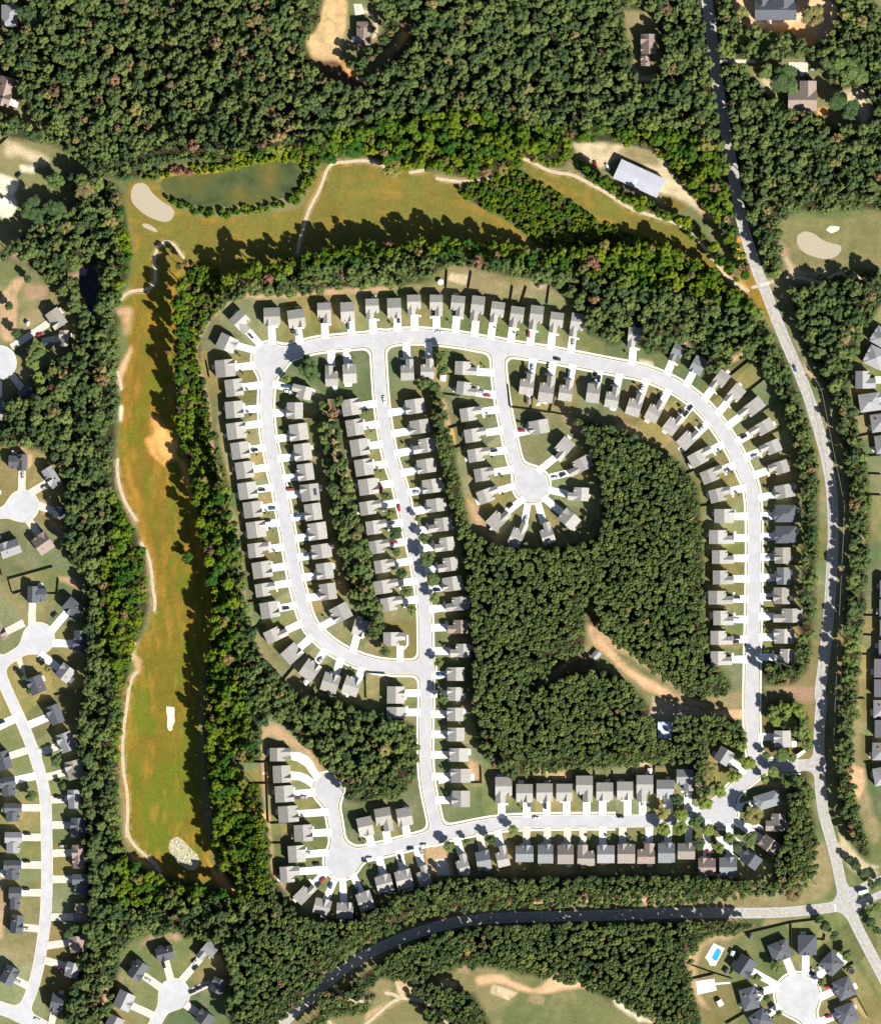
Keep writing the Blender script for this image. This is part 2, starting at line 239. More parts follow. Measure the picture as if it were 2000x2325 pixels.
# (polyline or polygon, colour, blend)
PATCH = [
 ('C 1000,-20 1090,-20 1175,200 1290,520 1230,470 1180,400 1110,300 1060,220 990,120', 'gold', 3),
 ('b 830,-20 1000,-20 1000,150 960,330 940,400 960,490 900,500 760,480 700,430 670,310 770,230 800,80', 'straw', 2.5),
 ('b 760,480 960,470 1120,620 1200,560 1480,430 1500,230 1480,110 1420,150 1430,350 1200,620 1150,740 950,700 830,640', 'redlitter', 4),
 ('b 940,470 1000,530 1130,630 1090,640 980,560', 'orange', 3), ('b 1430,240 1500,260 1440,340 1390,400 1380,360', 'orange', 2),
 ('d 560,-40 1380,-40 1380,200 1260,340 1190,370 1000,260 820,230 700,230 570,170', 'clay', 3), ('d 1080,200 1260,330 1180,360 860,340 820,230', 'orange', 4),
 ('d 600,470 1270,440 1260,560 1300,680 1500,720 1620,700 1620,900 1560,900 1480,840 1300,900 1240,860 940,880 880,780 700,600', 'lawn', 3),
 ('d 1350,740 1620,680 1640,960 1560,1000 1520,850 1380,780','tan2', 6), ('d 740,580 860,640 880,720 840,720','tan2', 4), ('d 1230,850 1300,850 1300,900 1230,900','orange', 2),
 ('a 60,1110 380,1230 380,1290 300,1300 160,1210 20,1240','tan2', 5), ('a 160,1300 280,1300 270,1360 180,1350','pale',3),
 ('a -20,1350 140,1410 150,1460 100,1530 145,1600 110,1700 -20,1730','pale', 2),
 ('a 130,830 290,960 290,1010 240,980 140,880','lawn_dry', 3), ('a 250,0 330,0 400,120 350,140','lawn_dry', 3), ('a 400,600 540,740 500,760 350,560','pink', 4),('a 660,960 800,1100 760,1130 640,1000','lawn_dry',3),
 ('c 1030,1120 1200,1120 1370,1130 1500,1150 1660,1200 1800,1290 d 50,1330 130,1420 260,1550 350,1650 300,1660 150,1560 0,1520 -100,1400 -140,1250 c 1340,1240 1280,1330 1180,1290 1060,1190', 'tan2', 3),
 ('c 1500,1150 1640,1170 1750,1300 1640,1310 1420,1230 1380,1200 1430,1150', 'lawn_dry', 4),
 ('d 260,1520 350,1640 540,1740 480,1750 300,1680', 'tan', 3), ('d -30,1560 60,1540 190,1620 140,1660', 'fair', 4),
 ('d 600,1850 640,1880 720,2100 C 1030,-60 1010,0 960,0', 'orange', 2), ('d 590,1900 640,1870 690,2072 640,2100','gold',3),
 ('C 830,10 960,130 1000,190 920,200 930,280 1060,290 1060,180 930,90 850,-20', 'orange', 3),
 ('P 940,360 1080,340 1070,430 1060,560 1020,580 990,540 1010,430 960,400', 'tan', 5), ('P 1060,660 1080,700 1010,870 970,1000 940,930 960,860', 'peach', 3), ('P 970,1130 1000,1150 990,1280 965,1270','pale', 2),
 ('P 1240,1230 1330,1290 1430,1500 1380,1600 1330,1560 1350,1640 1290,1500 1200,1450 1180,1400 1250,1400','orange', 5), ('O 1010,150 1080,330 1150,540 1100,480 1030,330','fair_orange', 4), ('O 1180,0 1260,0 1260,120 1350,210 1220,100','orange',4),
 ('O 1440,150 1500,190 1530,350 1560,500 1500,330','orange',5), ('O 1280,0 1420,0 1430,150 1380,160','orange',4), ('O 1560,700 1640,960 1600,960','fair_orange', 6),
 ('O 1120,700 1170,760 1230,950 1190,900 1150,800','fair_orange',3), ('N 1060,260 1150,360 1130,440 1060,500 1100,420','peach', 3), ('N 1000,600 980,1000 1000,1300 1020,1500 1010,1560 975,1300 950,900','fair_orange', 3),
 ('M 1060,400 1180,470 1290,540 1200,520 1050,450','orange', 4), ('M 1680,450 1782,600 1790,680 1740,600','orange',3), ('L 0,450 30,600 120,700 200,790 190,800 90,720 -20,660','orange', 3), ('L 0,560 100,680 160,760 80,700 0,640','orange',2),
 ('G 190,830 300,830 400,900 400,960 300,900 190,880','orange', 5), ('G 340,130 450,150 600,260 730,370 850,540 860,600 800,570 700,440 560,330 440,250 400,250 360,270 350,460 400,960 410,1000 370,900 330,460','tan', 3), ('G 350,460 400,960 430,1150 430,1340 500,1430 560,1500 520,1500 400,1340 390,960','tan', 3),
 ('A 500,220 760,250 1060,220 1200,200 1780,170 1780,220 1100,250 760,290 500,260 280,450 180,620 160,720 200,850 240,1000 280,1150 300,1400 330,1640 400,1790 350,1790 260,1400 260,1150 200,960 150,800 130,650 200,480','tan', 3),
 ('B 0,160 400,180 420,0 560,0 780,100 1000,180 1200,200 1400,250 1480,330 1350,290 1200,240 900,280 700,210 400,210 0,200','lawn_dry', 5), ('B 430,70 580,90 570,170 420,130','tan2', 2), ('B 1120,110 1240,150 1230,210 1100,190','pink', 3),
 ('B 340,1090 400,1090 430,1280 470,1440 440,1440 390,1300 320,1150','tan', 4), ('B 430,1330 460,1340 490,1480 450,1440','orange',2),
 ('A 930,880 1230,1080 1220,1400 1350,1560 1400,1790 1330,1790 1250,1500 1180,1330 1190,1060','lawn_dry', 4), ('A 1230,1080 1280,1330 1370,1600 1420,1790 1380,1790 1260,1400 1200,1200','tan', 3),
 ('B 1350,1180 1560,1340 1780,1500 1780,1560 1500,1400 1330,1250','pink', 4), ('C 0,1250 200,1340 330,1480 480,1640 560,1790 480,1700 300,1500 150,1380 0,1420','lawn_dry',4), ('C 0,1300 150,1340 220,1400 120,1450 0,1400','peach',4),
 ('C 890,780 1050,670 1120,700 1040,750 920,800','tan', 3), ('C 450,540 560,590 600,690 740,790 700,770 560,650','tan', 3), ('C 180,770 290,790 300,830 180,800','tan2', 2),
 ('C 1500,840 1560,870 1640,1010 1580,930','tan2',2), ('D 600,1170 700,1250 860,1600 D 1000,1500 1080,1560 1100,1780 900,1650 700,1500 640,1300','lawn_dry',5),
 ('D 1400,480 1500,500 1560,650 1540,800 1480,600 1390,520','tan',4),('D 380,100 480,200 540,560 560,900 650,1180 600,1180 540,900 450,400','lawn_dry',4),
 ('E 930,120 1040,170 1060,360 1200,430 1250,560 1220,600 1160,480 980,300','tan',4), ('E 180,1210 260,1300 180,1420 60,1340 100,1290','lawn_dry',4),
 ('U 480,60 590,100 760,240 1000,400 1130,520 1280,660 1440,700 1480,750 1200,690 1080,640 940,600 820,480 700,380 600,300 500,200','tan', 2.5), ('U 560,170 700,290 900,480 1100,570 1170,660 1010,610 850,500 640,330','peach', 3), ('U 1430,760 1770,745 1770,830 1640,830 1500,790','peach', 1.5), ('U 1430,660 1600,640 1740,620 1750,740 1500,750','pink', 4), ('U 700,270 860,350 1150,560 1250,640 1150,590 900,470 760,370','lawn_green', 4),
 ('U 0,640 180,540 430,280 520,330 560,420 380,480 150,620 0,720','redlitter', 4), ('U 480,-60 620,60 680,160 560,60 480,60','redlitter',3), ('U 1000,650 1500,780 1560,830 1180,800 1150,1000 960,1000 940,850 990,800','court', 3),
 ('U 850,1170 970,1180 980,1210 850,1200','tan2', 2), ('H 750,520 1060,530 1080,570 1000,610 860,590 760,570','tan', 3), ('H 1550,500 1700,490 1710,560 1540,560','tan', 3), ('H 230,440 330,500 340,620 260,620 230,560','tan',3),
 ('H -120,1100 40,1120 110,1380 -110,1370','tan', 2), ('K 560,800 900,770 1280,760 1782,750 1782,830 1400,800 800,830 600,850','peach',4), ('K 0,850 300,830 600,850 300,890 0,870','pink',3),
 ('J 0,750 400,740 900,660 1240,590 1260,300 1340,300 1400,560 1380,700 1250,800 800,850 400,830 0,830','lawn_dry', 4), ('J 0,760 500,740 900,670 1200,620 1100,690 700,730 300,790','pink', 3),
 ('J 1380,320 1500,330 1540,430 1660,520 1782,560 1700,590 1560,560 1470,430','tan2', 4), ('J 200,1230 420,1060 560,1080 640,1060 800,950 600,1100 420,1090 300,1200 290,1400 300,1540 420,1700 240,1540','tan', 4), ('J 850,930 1050,940 1240,890 1230,930 1050,950 800,1010','lawn_dry',3),
 ('J 1400,900 1480,1050 1620,1300 1782,1560 1782,1620 1560,1290 1380,980','lawn_green',3), ('J 1560,1560 1680,1740 1650,1740 1550,1600','tan',2),
 ('I 380,280 690,240 690,380 400,400','lawn_dry',5), ('I 850,220 1260,210 1240,330 1180,350 1000,250','pink', 4), ('I 1540,300 1620,320 1600,600 1640,900 1700,1150 1782,1440 1720,1500 1600,1250 1540,900 1530,500','lawn_dry', 4), ('I 1530,830 1640,880 1650,1000 1600,1130 1540,1050','peach', 3),
 ('I 1440,1400 1540,1500 1650,1650 1782,1660 1700,1700 1550,1640 1470,1500','tan2', 3), ('I 1230,1480 1320,1480 1380,1782 1200,1782','lawn_dry',4), ('I 240,900 420,1100 420,1180 300,1150','pink',3),('I 720,960 960,990 960,1050 860,1010 720,1000','tan',3),
 ('r 1040,560 1180,350 1150,420 960,650 880,820 800,900 790,1130 880,1300 910,1450 870,1400 760,1130 780,880 900,640','tan', 3), ('r 500,930 620,1060 660,1150 540,1020','tan', 2), ('r 920,1460 1243,1350 1243,1580 960,1640','lawn_dry',3),('q 1030,420 1120,480 1040,620 1010,1230 1000,1300 1000,800','lawn_dry',3), ('q 830,600 930,850 890,1020 800,940 790,760','lawn_dry',4),
 ('K 280,1400 480,1370 640,1470 800,1510 930,1350 1000,1420 1180,1450 1290,1500 1150,1490 1000,1500 850,1540 640,1520 480,1430 300,1480','peach', 3), ('K 420,1460 630,1530 550,1590 400,1530','tan2',1.5), ('K 720,1530 850,1560 830,1640 700,1600','lawn_dry',2), ('K 140,1300 240,1310 230,1380 140,1360','pink',3), ('K 0,1420 130,1450 120,1500 0,1480','tan2',3), ('K 1350,1530 1540,1680 1782,1782 1600,1760 1430,1640','pale',3),
 ('L 1400,1380 1560,1480 1700,1580 1600,1560 1450,1540','peach', 4), ('L 1180,1690 1320,1620 1280,1700 1180,1760','tan', 3), ('L 700,880 1000,960 1300,900 1500,870 1480,980 1300,1000 1000,980','redlitter', 4), ('L 1500,900 1782,870 1782,930 1600,960','redlitter',4),
 ('M 1270,1010 1440,1040 1480,1110 1350,1090 1250,1080 1110,1200 1150,1120','pink', 4), ('M 850,1400 880,1420 880,1660 800,1782 780,1740 850,1600 830,1480','tan',3), ('M 0,560 50,600 20,760 60,850 40,1000 0,1040','pink', 3), ('M 0,860 40,900 20,1100 -20,1080','tan',3), ('M 0,1180 200,1100 320,1080 280,1300 100,1290','lawn_dry',5),
 ('P 0,280 100,130 200,80 220,130 130,230 150,400 130,640 0,620','tan', 3), ('P 150,400 420,300 440,330 380,470 200,560 140,540','lawn_dry',4), ('P 200,170 380,180 380,280 220,280','pink',3), ('P 540,80 640,60 640,250 560,220','pink',3),
 ('O 60,40 220,40 220,110 90,90','pink', 3), ('O 230,110 270,110 260,200 230,230','tan',2), ('O 400,620 560,780 540,800 430,700','pink', 2), ('O 480,1100 600,1120 640,1200 480,1130','tan', 3), ('O 320,480 410,480 410,570 340,600','tan',3),
 ('a 60,1900 330,1900 340,2000 200,2050 60,2000','pink', 6),
 ('c 1440,100 1640,100 1620,180 1480,200 1500,400 1540,500 1480,420 1440,250','lawn_dry', 4), ('c 1500,520 1560,600 1700,600 1700,640 1560,640','pale',3),
 ('d 890,1720 1200,1700 1400,1720 1782,1660 1782,2072 1000,2072 930,1900','lawn', 3), ('d 930,1900 1000,1960 990,2072 940,2000','pink', 5), ('C 1370,-40 1480,60 1640,100 1700,60 1400,100','tan2', 4), ('C 1240,150 1380,100 1380,320 1300,300','lawn_dry',4),
]
MORE_LAWN = []
SAT = 'W 235,370 330,338 500,300 620,290 700,250 850,222 950,212 1050,250 1200,262 1350,250 1460,275 1480,420 1500,520 1540,600 1545,640 1440,612 1250,575 1100,545 900,520 700,535 560,560 480,592 420,625 405,700 410,800 440,900 462,1000 482,1100 490,1200 490,1300 500,1380 515,1500 530,1600 540,1700 555,1810 480,1830 420,1810 240,1850 225,1760 240,1700 232,1600 232,1500 240,1400 200,1300 195,1180 225,1080 225,1000 240,900 240,750 232,600 240,500'
FOREST = ['W -40,-40 1434,-40 1436,60 1446,180 1462,300 1472,360 1486,440 1440,415 1390,370 1340,315 1240,285 1165,288 1155,325 1120,345 1060,318 1045,350 1020,350 960,365 900,348 845,342 800,343 745,316 690,318 640,335 560,325 450,345 380,350 320,360 262,362 200,360 130,300 100,290 -40,270',
 'W 400,540 460,556 540,528 640,505 720,490 860,480 1000,490 1080,503 1150,505 1240,470 1330,490 1420,525 1490,592 1530,612 1545,660 1560,720 1500,722 1440,765 1400,742 1385,718 1350,706 1302,722 1298,650 1265,650 1256,706 1195,682 1168,640 1150,600 1090,570 1040,560 950,540 900,535 860,575 780,582 700,585 600,600 540,600 480,600 410,650 380,600',
 'W 925,382 960,365 1010,352 1060,345 1120,385 1170,420 1230,458 1340,490 1240,500 1130,505 1085,495 1030,442 960,415',
 'W 1150,318 1180,328 1245,375 1350,424 1385,440 1440,490 1500,570 1480,590 1450,545 1400,485 1340,442 1270,415 1200,380',
 'W 1340,320 1466,290 1490,440 1512,520 1530,600 1490,540 1450,450 1400,400',
 'W 130,350 245,365 255,440 266,500 262,560 240,600 240,700 238,800 232,900 232,990 262,1050 292,1110 298,1180 300,1250 268,1310 255,1400 242,1500 240,1640 248,1720 300,1770 430,1792 560,1830 640,1870 760,1835 850,1795 900,1775 1000,1775 1200,1770 1400,1770 1540,1785 1590,1785 1640,1720 1655,1680 1650,1800 1540,1810 1400,1830 1200,1832 1000,1838 900,1845 800,1878 700,1935 640,1990 560,2090 455,2090 470,1990 455,1930 400,1895 300,1885 250,1910 235,2000 220,2090 125,2090 145,1990 172,1900 176,1850 174,1800 168,1700 164,1600 160,1520 158,1440 172,1400 178,1320 172,1250 178,1200 165,1150 125,1120 135,1010 125,940 80,905 -40,905 -40,850 40,790 90,740 160,700 165,640 60,530 -20,520 60,470 100,400 140,440 160,400',
 'W 362,515 402,542 460,556 470,590 415,640 400,700 410,780 432,850 450,930 472,1020 488,1100 498,1200 510,1280 540,1335 580,1392 640,1408 760,1440 830,1462 850,1480 852,1550 825,1600 760,1622 700,1622 680,1570 610,1500 560,1440 530,1455 525,1600 545,1690 560,1800 620,1860 520,1850 470,1795 440,1738 430,1676 427,1622 415,1522 415,1422 416,1350 422,1300 430,1216 413,1116 388,991 380,934 356,865 354,800 352,700 354,600',
 'W 690,2012 760,1950 830,1905 900,1880 1000,1872 1100,1866 1300,1866 1480,1862 1545,1872 1560,1890 1500,1912 1420,1945 1400,2000 1425,2090 1350,2090 1240,2025 1150,1985 1050,1970 1000,1955 900,1960 860,1990 800,1985 770,1975 740,2010 690,2035 640,2090 600,2090', 'W 860,1985 960,2010 1000,2090 880,2090 830,2000', 'W 640,2000 760,2010 740,2050 650,2060',
 'W 1150,840 1230,862 1330,900 1400,960 1422,1050 1424,1330 1475,1370 1478,1405 1440,1412 1395,1412 1330,1370 1240,1300 1205,1270 1195,1180 1180,1270 1190,1310 1120,1350 1050,1410 1200,1345 1260,1370 1310,1420 1320,1470 1380,1440 1500,1450 1515,1520 1440,1498 1405,1545 1330,1550 1290,1548 1150,1558 960,1580 948,1200 938,1120 915,1080 940,1060 960,1085 1030,1108 1140,1108 1215,1090 1215,1000 1200,920 1170,870',
 'W 645,810 675,810 695,900 715,1000 742,1100 770,1200 778,1290 750,1310 725,1235 690,1155 668,1000 648,880', 'W 872,775 900,800 918,900 935,1000 955,1080 940,1100 915,1050 895,950 875,860',
 'W 1594,582 1700,570 1800,550 1800,600 1740,670 1715,760 1722,830 1745,900 1760,1000 1752,1150 1740,1300 1728,1450 1722,1580 1745,1680 1765,1740 1735,1730 1712,1680 1690,1600 1690,1500 1698,1400 1703,1324 1711,1194 1720,1066 1713,970 1698,879 1680,800 1655,755 1630,710 1612,660',
 'W 1440,-40 1830,-40 1830,480 1782,420 1720,425 1650,430 1600,425 1575,470 1585,560 1560,570 1530,520 1508,450 1494,380 1478,280 1462,180 1450,100',
 'W 1540,640 1590,730 1625,830 1648,900 1655,1000 1650,1150 1645,1250 1635,1380 1540,1390 1535,1340 1615,1345 1618,1200 1625,1050 1610,900 1575,800 1540,740 1500,720',
 'W 1550,1425 1625,1420 1635,1480 1640,1500 1600,1490 1560,1475','W 1590,1600 1640,1580 1655,1780 1560,1800 1570,1700 1600,1660', 'W 1575,1560 1630,1560 1640,1600 1600,1600', 'W 1380,1500 1440,1495 1425,1560 1440,1600 1415,1620 1400,1570']
CLEAR = ['J 330,1110 400,1060 560,1065 640,1050 850,945 1000,935 1230,890 1240,1782 330,1782 270,1500 230,1310','b 800,-60 1090,-60 1260,60 1300,200 1230,340 1050,470 900,500 760,480 700,430 660,310 770,230', 'c 1440,80 1640,80 1720,250 1727,600 1560,650 1500,500', 'd 560,-60 1380,-60 1380,180 1250,330 1190,360 1000,250 800,230 560,180',
 'd 600,460 1000,470 1260,450 1270,600 1330,700 1620,680 1650,950 1560,950 1400,1010 1250,960 1200,880 1000,880 900,780 700,620', 'a -20,20 160,20 170,250 -20,260','a -20,580 140,600 150,850 300,980 280,1020 140,900 -20,880','a -20,1080 80,1080 400,1230 560,1540 500,1640 200,1800 60,1960 -20,1960','P 640,20 800,20 810,200 790,430 650,300','P 330,280 560,320 620,600 450,700 60,720 -20,280 100,120 350,160',
 'W 320,330 615,322 625,400 560,425 450,432 370,425 320,400', 'P 130,930 290,960 300,1090 150,1100', 'P -20,1070 60,1080 60,1280 -20,1280', 'O 400,500 560,540 540,680 300,640','G 90,460 330,460 340,640 240,640 180,560','c 1030,1120 1200,1120 1370,1130 1600,1170 1800,1300 d 120,1420 340,1660 100,1560 c 1700,1540 1350,1400 1180,1290', 'b 700,480 950,480 1150,640 1180,720 950,680 830,620', 'b 1480,110 1520,240 1440,420 1250,540 1200,600 1100,540 1300,400']
SHRUBS = ['W 265,352 320,345 380,336 450,328 560,308 620,303 655,322 620,400 600,410 560,425 450,440 400,435 350,415 318,385 330,395 345,400 400,422 450,426 550,412 590,395 612,380 612,330 560,332 450,350 380,356 330,362 300,364',
 'W 925,382 960,365 1010,352 1060,345 1120,385 1170,420 1230,458 1340,490 1240,500 1130,505 1085,495 1030,442 960,415','A 120,0 350,0 450,180 300,430 150,650 200,850 270,1150 290,1400 330,1640 400,1790 250,1790 150,1400 100,900 60,500','W 1655,560 1700,550 1782,540 1782,560 1700,570 1655,575']
REEDS = [('W 318,368 335,352 380,348 450,343 500,330 560,318 610,316 616,326 560,327 505,338 455,350 380,356 335,360','gold'),('W 440,340 560,312 620,318 640,345 600,330 540,332 460,350','fair_green')]
WATER = 'W 325,372 335,355 380,352 450,348 500,335 560,325 600,325 620,345 612,375 590,395 550,408 500,415 450,420 400,418 360,405 335,392'
POND2 = 'P 645,40 700,0 790,30 800,200 800,420 730,430 700,300 640,230'
SAND = [('a 1050,1450 1110,1428 1160,1450 1200,1520 1290,1590 1360,1630 1375,1680 1340,1735 1280,1742 1180,1710 1090,1650 1030,1580 1025,1510','sand'),
 ('a 1115,1750 1170,1755 1245,1810 1230,1825 1170,1800 1120,1780','sand'), ('M 1375,300 1430,260 1480,290 1530,350 1600,400 1620,460 1610,520 1550,545 1480,510 1410,440 1365,370','mixed_sand'),
 ('N 1348,720 1380,735 1418,728 1412,790 1420,850 1400,880 1395,925 1365,925 1352,880 1358,820 1345,770','white_sand'), ('d 1070,1840 1130,1805 1200,1830 1290,1900 1410,1920 1415,1960 1380,2010 1300,2040 1180,2010 1100,1970 1060,1900','sand'), ('d 1290,1800 1330,1770 1400,1780 1390,1810 1330,1830','white_sand'), ('G 340,545 390,545 390,565 345,565','white_sand')]

